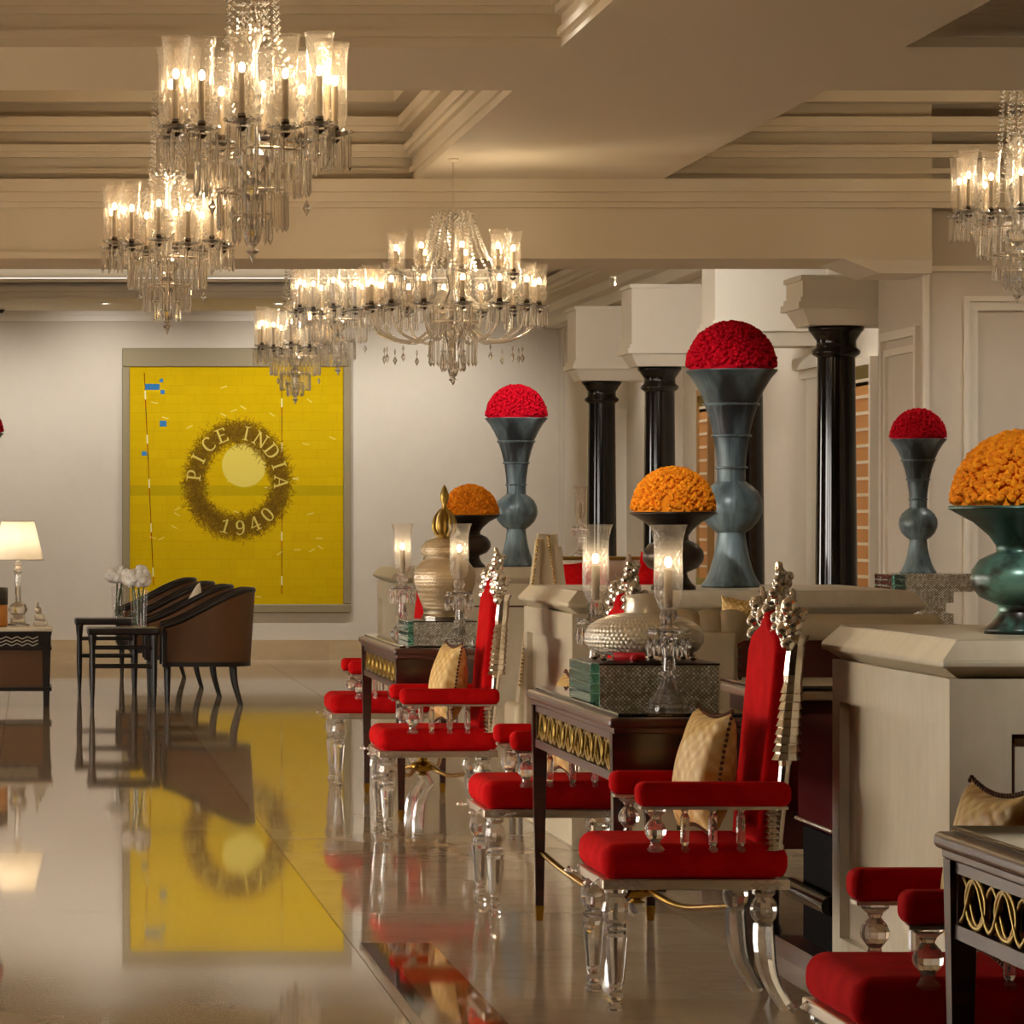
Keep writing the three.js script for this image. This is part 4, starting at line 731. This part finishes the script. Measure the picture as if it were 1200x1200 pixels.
function sideTable(label, x, d, w, dz, h) {
  const t = thing('side_table', label, 'table', [x, 0, -d], 0, 'dark side tables before the tub chairs');
  mesh('table_top', [rbox(-w, w, h - 0.05, h, -dz, dz, 0.015, 3)], M.ebony, t);
  for (const s of [-1, 1]) for (const e of [-1, 1]) mesh('leg', [lathe([[0.008, 0], [0.013, 0.02], [0.01, 0.04], [0.016, 0.12], [0.021, 0.3], [0.018, h - 0.16], [0.026, h - 0.1], [0.03, h - 0.05]], 12).translate(s * (w - 0.04), 0, e * (dz - 0.04))], M.ebony, t);
  for (const y of [0.3, 0.44]) { mesh('stretcher', [box(-w + 0.05, w - 0.05, y, y + 0.018, dz - 0.05, dz - 0.03)], M.ebony, t); mesh('stretcher', [box(-w + 0.05, w - 0.05, y, y + 0.018, -dz + 0.03, -dz + 0.05)], M.ebony, t); }
}
sideTable('dark side table with the taller white flower vase before the tub chairs', 0.67, 28.95, 0.272, 0.26, 0.6);
sideTable('dark side table with the smaller white flower vase, set farther back', 0.59, 31.2, 0.262, 0.26, 0.615);
function flowerVase(x, y, d, s, label) {
  const v = thing('flower_vase', label, 'vase', [x, y, -d], 0, 'clear vases of white flowers');
  mesh('glass', [new THREE.CylinderGeometry(0.06 * s, 0.05 * s, 0.26 * s, 20, 1, true).translate(0, 0.13 * s, 0)], M.clearGlass, v);
  mesh('glass_foot', [new THREE.CylinderGeometry(0.05 * s, 0.05 * s, 0.015, 20).translate(0, 0.0075, 0)], M.clearGlass, v);
  for (let k = 0; k < 5; k++) mesh('stalk', [rod(V(rr(-0.03, 0.03) * s, 0.02, rr(-0.03, 0.03) * s), V(rr(-0.05, 0.05) * s, 0.3 * s, rr(-0.05, 0.05) * s), 0.005)], M.leaf, v);
  for (let k = 0; k < 6; k++) { const a = k / 6 * Math.PI * 2, R = k ? 0.06 * s : 0; const g = []; for (let q = 0; q < 9; q++) g.push(lump(0.034 * s, rr(-0.03, 0.03) * s, rr(-0.03, 0.04) * s, rr(-0.03, 0.03) * s, 1)); mesh('blossom', merge(g).translate(Math.cos(a) * R, 0.335 * s + (k ? 0 : 0.03), Math.sin(a) * R), M.whitePetal, v); }
}
flowerVase(px(163, 28.9), 0.6, 28.9, 1.1, 'clear glass vase of white flowers on the foremost side table');
flowerVase(px(139, 31.2), 0.615, 31.2, 1.0, 'clear glass vase of white flowers on the farther side table');

// ------------------------------------------------------------------ cabinet, lamp and small things at the edge
{
  const d = 29.2, x0 = -1.3, x1 = px(62, d), k = thing('lamp_cabinet', 'low dark cabinet with zigzag frieze carrying the shaded lamp', 'cabinet', [0, 0, -d]);
  mesh('cabinet_top', [rbox(x0, x1, 0.57, 0.6, -0.3, 0.28, 0.01)], M.linen, k, { label: 'pale stone top' });
  mesh('frame', [box(x0, x1 - 0.01, 0.545, 0.57, -0.28, 0.265), box(x0, x1 - 0.01, 0.43, 0.455, -0.28, 0.265), box(x0, x1 - 0.01, 0.12, 0.15, -0.28, 0.265)], M.ebony, k);
  mesh('body', [box(x0 + 0.02, x1 - 0.06, 0.15, 0.545, -0.27, 0.24)], M.tubOuter, k);
  const zig = []; for (let r = 0; r < 3; r++) for (let i = 0; i < 34; i++) { const a = x0 + 0.05 + i * 0.04, y = 0.47 + r * 0.026, s = i % 2 ? 1 : -1; if (a + 0.04 < x1 - 0.08) zig.push(rod(V(a, y - s * 0.009, 0.243), V(a + 0.04, y + s * 0.009, 0.243), 0.004, 0.004, 4)); }
  mesh('frieze', [box(x0 + 0.02, x1 - 0.06, 0.455, 0.545, 0.235, 0.242)], M.ebony, k);
  mesh('zigzag_inlay', zig, M.linen, k, { kind: 'stuff', label: 'pale zigzag inlay' });
  for (const x of [x0 + 0.05, x1 - 0.05]) for (const z of [-0.24, 0.23]) mesh('leg', [frustum(x - 0.022, x + 0.022, z - 0.022, z + 0.022, 0, x - 0.035, x + 0.035, z - 0.035, z + 0.035, 0.545)], M.ebony, k);
  const lx = px(21, d), l = thing('table_lamp', 'crystal column table lamp with pleated white shade', 'lamp', [lx, 0.6, -d]);
  mesh('lamp_base', [cutLathe([[0, 0], [0.09, 0], [0.09, 0.02], [0.06, 0.03], [0.05, 0.09], [0.075, 0.13], [0.06, 0.17], [0.022, 0.19], [0.022, 0.4], [0.035, 0.42], [0.02, 0.44], [0.03, 0.47], [0.01, 0.5], [0.01, 0.62]], 16)], M.crystal, l);
  const R1 = 0.195, R0 = 0.125, sg = grid(64, 4, (u, v) => { const a = u * Math.PI * 2, w = 1 + 0.008 * Math.cos(u * 2 * Math.PI * 32), r = (R1 + (R0 - R1) * v) * w; return V(Math.cos(a) * r, 0.51 + 0.29 * v, Math.sin(a) * r); });
  mesh('lamp_shade', sg, M.lampShade, l);
  mesh('shade_trim', [new THREE.TorusGeometry(R1, 0.004, 6, 48).rotateX(Math.PI / 2).translate(0, 0.51, 0), new THREE.TorusGeometry(R0, 0.004, 6, 48).rotateX(Math.PI / 2).translate(0, 0.8, 0)], M.linen, l);
  mesh('bulb', [new THREE.SphereGeometry(0.03, 12, 10).translate(0, 0.66, 0)], std({ color: 0xffffff, emissive: new THREE.Color().setRGB(1, 0.85, 0.62), emissiveIntensity: 3 }), l);
  const pl = new THREE.PointLight(new THREE.Color().setRGB(1, 0.85, 0.62), LIGHT.lamp); pl.position.set(lx, 1.26, -d); pl.shadow.radius = 1.5; pl.castShadow = true; pl.name = 'table_lamp_light'; scene.add(pl);
  const j = thing('amber_jar', 'amber jar with dark lid on the lamp cabinet', 'jar', [px(-4, d), 0.6, -d + 0.15]);
  mesh('jar_body', [lathe([[0, 0], [0.08, 0], [0.085, 0.02], [0.085, 0.17], [0, 0.17]], 24)], M.orangeJar, j); mesh('jar_lid', [lathe([[0.087, 0.17], [0.087, 0.3], [0, 0.305]], 24)], M.jarLid, j);
  for (let i = 0; i < 4; i++) tag(mesh('folded_napkin', [rbox(px(39 + i, d), px(56 - i * 3.5, d), 0.6 + i * 0.05, 0.648 + i * 0.05, -d - 0.2, -d - 0.02, 0.02, 3)], M.book), `folded white linen on the lamp cabinet, ${['lowest', 'second', 'third', 'topmost'][i]} of the pile`, 'linen', 'folded linen pile');
}

// ------------------------------------------------------------------ seating behind the red chairs
{
  // cream banquette with a rolled arm
  const d = 14.6, s = thing('cream_banquette', 'cream banquette with a thick rolled top beside the mirrored tray', 'sofa', [0, 0, 0]);
  mesh('back_panel', [rbox(2.34, 2.66, 0.08, 0.98, -d - 0.14, -d + 0.1, 0.02)], M.creamFabric, s);
  for (const [a, b] of [[2.2, 2.52], [2.525, 2.6], [2.605, 2.69]]) mesh('roll', [new THREE.CapsuleGeometry(0.065, Math.max(0.01, b - a - 0.06), 6, 20).rotateZ(Math.PI / 2).translate((a + b) / 2, 1.0, -d)], M.creamRoll, s);
  const studs = []; for (let k = 0; k < 16; k++) studs.push(lump(0.008, 2.665, 0.5 + k * 0.028, -d + 0.1, 1)); mesh('nailheads', studs, M.socket, s, { kind: 'stuff' });
  for (const x of [2.37, 2.63]) for (const z of [-0.1, 0.06]) mesh('foot', [box(x - 0.02, x + 0.02, 0, 0.08, -d + z - 0.02, -d + z + 0.02)], M.ebony, s);
  // long dark panelled settle with a rolled beige rail
  const e = 15.7, t = thing('panelled_settle', 'dark panelled settle with a long beige rolled top rail', 'sofa', [0, 0, 0]);
  mesh('roll', [new THREE.CapsuleGeometry(0.055, 1.0, 6, 20).rotateZ(Math.PI / 2).translate(3.17, 0.965, -e)], M.creamRoll, t);
  mesh('back_panel', [rbox(2.72, 3.62, 0.06, 0.93, -e - 0.06, -e + 0.02, 0.01)], M.brownPanel, t);
  mesh('seat', [rbox(2.72, 3.62, 0.25, 0.45, -e + 0.02, -e + 0.5, 0.04, 3)], M.darkVelvet, t);
  for (const x of [2.76, 3.58]) mesh('leg', [box(x - 0.03, x + 0.03, 0, 0.25, -e + 0.4, -e + 0.46)], M.ebony, t);
  for (const x of [2.76, 3.58]) mesh('leg', [box(x - 0.03, x + 0.03, 0, 0.08, -e - 0.05, -e + 0.01)], M.ebony, t);
  // black glass console and dark red bench beside the chair back
  const f = 13.2, g = thing('black_glass_table', 'black glass topped table half hidden behind the crystal armchair back', 'table', [0, 0, 0]);
  mesh('glass_top', [rbox(2.42, 3.1, 0.835, 0.85, -f - 0.35, -f + 0.35, 0.005)], M.glassTop, g); mesh('table_rim', [rbox(2.42, 3.1, 0.8, 0.833, -f - 0.35, -f + 0.35, 0.01)], M.silverWarm, g);
  mesh('apron', [box(2.45, 3.07, 0.69, 0.8, -f - 0.32, -f + 0.32)], M.brownPanel, g);
  for (const x of [2.49, 3.03]) for (const z of [-0.28, 0.28]) mesh('leg', [lathe([[0.02, 0], [0.03, 0.02], [0.018, 0.05], [0.018, 0.2], [0.035, 0.24], [0.018, 0.28], [0.015, 0.5], [0.03, 0.55], [0.02, 0.6], [0.03, 0.69]], 14).translate(x, 0, -f + z)], M.ebony, g);
  const b = thing('velvet_bench', 'dark red velvet bench with silver nailheads behind the crystal armchair', 'bench', [0, 0, 0]), bd = 12.1;
  mesh('upholstery', [rbox(2.46, 3.2, 0.42, 0.78, -bd - 0.3, -bd + 0.3, 0.04, 3)], M.darkVelvet, b);
  const ns = []; for (let k = 0; k < 28; k++) ns.push(lump(0.007, 2.47 + k * 0.026, 0.445, -bd + 0.302, 1)); for (let k = 0; k < 22; k++) ns.push(lump(0.007, 2.458, 0.445, -bd - 0.28 + k * 0.026, 1)); mesh('nailheads', ns, M.silver, b, { kind: 'stuff', label: 'row of silver nailheads' });
  mesh('base_frame', [box(2.48, 3.18, 0.06, 0.42, -bd - 0.28, -bd + 0.26)], M.sootBlack, b);
  mesh('foot_rail', [rod(V(2.44, 0.22, -bd - 0.3), V(2.44, 0.22, -bd + 0.34), 0.03, 0.03, 14), rod(V(2.44, 0.22, -bd + 0.34), V(3.2, 0.22, -bd + 0.34), 0.03, 0.03, 14)], M.black, b);
  mesh('plinth', [box(2.4, 3.2, 0, 0.06, -bd - 0.34, -bd + 0.4)], M.mahogany, b);
  // yellow cushion peeping over
  const yc = thing('mustard_cushion', 'mustard cushion peeping over the beige rolled rail', 'cushion', [px(862, 15.2), 1.03, -15.15]); mesh('cover', pillowGeo(0.075, 0.04).rotateY(1.2).rotateX(0.5), M.brocade, yc);
  // cream high-back chair with beaded edges
  const hd = 20.0, hx = px(641, hd), h = thing('cream_high_back_chair', 'cream high backed chair with beaded edges behind the long pedestal', 'chair', [hx, 0, -hd]);
  const q = (z, yTop, w0, w1) => frustum(-w0, w0, z - 0.03, z + 0.03, 0.4, -w1, w1, z - 0.03, z + 0.03, yTop);
  mesh('back_cover', [q(0, 1.335, 0.13, 0.05), frustum(-0.16, -0.1, -0.1, 0.05, 0.4, -0.06, -0.03, -0.03, 0.04, 1.3), frustum(0.1, 0.16, -0.1, 0.05, 0.4, 0.03, 0.07, -0.03, 0.04, 1.27)], M.creamFabric, h);
  mesh('seat', [rbox(-0.2, 0.2, 0.3, 0.46, -0.2, 0.25, 0.03)], M.creamFabric, h);
  for (const x of [-0.16, 0.16]) for (const z of [-0.16, 0.2]) mesh('leg', [rod(V(x, 0, z), V(x, 0.3, z), 0.015, 0.02)], M.ebony, h);
  const bd2 = []; for (let k = 0; k <= 40; k++) { const t2 = k / 40; bd2.push(lump(0.0075, -0.055 - 0.095 * t2, 1.3 - 0.75 * t2, 0.06, 1), lump(0.0075, 0.0 + 0.09 * t2, 1.32 - 0.6 * t2, 0.045, 1)); } mesh('bead_edging', bd2, M.beadGold, h, { kind: 'stuff', label: 'string of gilt beads' });
  // red settee with gilt rail
  const rd = 22.4, rs = thing('red_settee', 'red velvet settee with gilt top rail behind the orange flower bowl', 'sofa', [0, 0, 0]), y = py(652, rd), xa = px(655, rd), xb = px(775, rd);
  mesh('top_rail', [rbox(xa, xb, y - 0.02, y, -rd - 0.04, -rd + 0.04, 0.008)], M.gilt, rs);
  mesh('back_panel', [rbox(xa + 0.02, xb - 0.02, 0.4, y - 0.02, -rd - 0.03, -rd + 0.02, 0.01)], M.linen, rs);
  mesh('seat', [rbox(xa, xb, 0.25, 0.45, -rd + 0.02, -rd + 0.5, 0.04, 3)], M.velvet, rs);
  for (const x of [xa + 0.04, xb - 0.04]) for (const z of [0.03, 0.45]) mesh('leg', [rod(V(x, 0, -rd + z), V(x, 0.26, -rd + z), 0.02, 0.025)], M.gilt, rs);
  [[px(684, rd), 0.2], [px(765, rd), -0.35]].forEach(([x, tw], i) => { const cu = thing('red_cushion', `red cushion on the gilt settee ${i ? 'tilted beside the orange flower bowl' : 'beside the cream high backed chair'}`, 'cushion', [x, y - 0.16, -rd + 0.13]); mesh('cover', pillowGeo(0.15, 0.06).rotateY(Math.PI / 2).rotateZ(tw), M.velvet, cu); });
  hurricane(px(680, rd), y, rd, 'unlit crystal candlestick standing on the gilt rail', 0.72, false);
}
renderer.render(scene, camera);
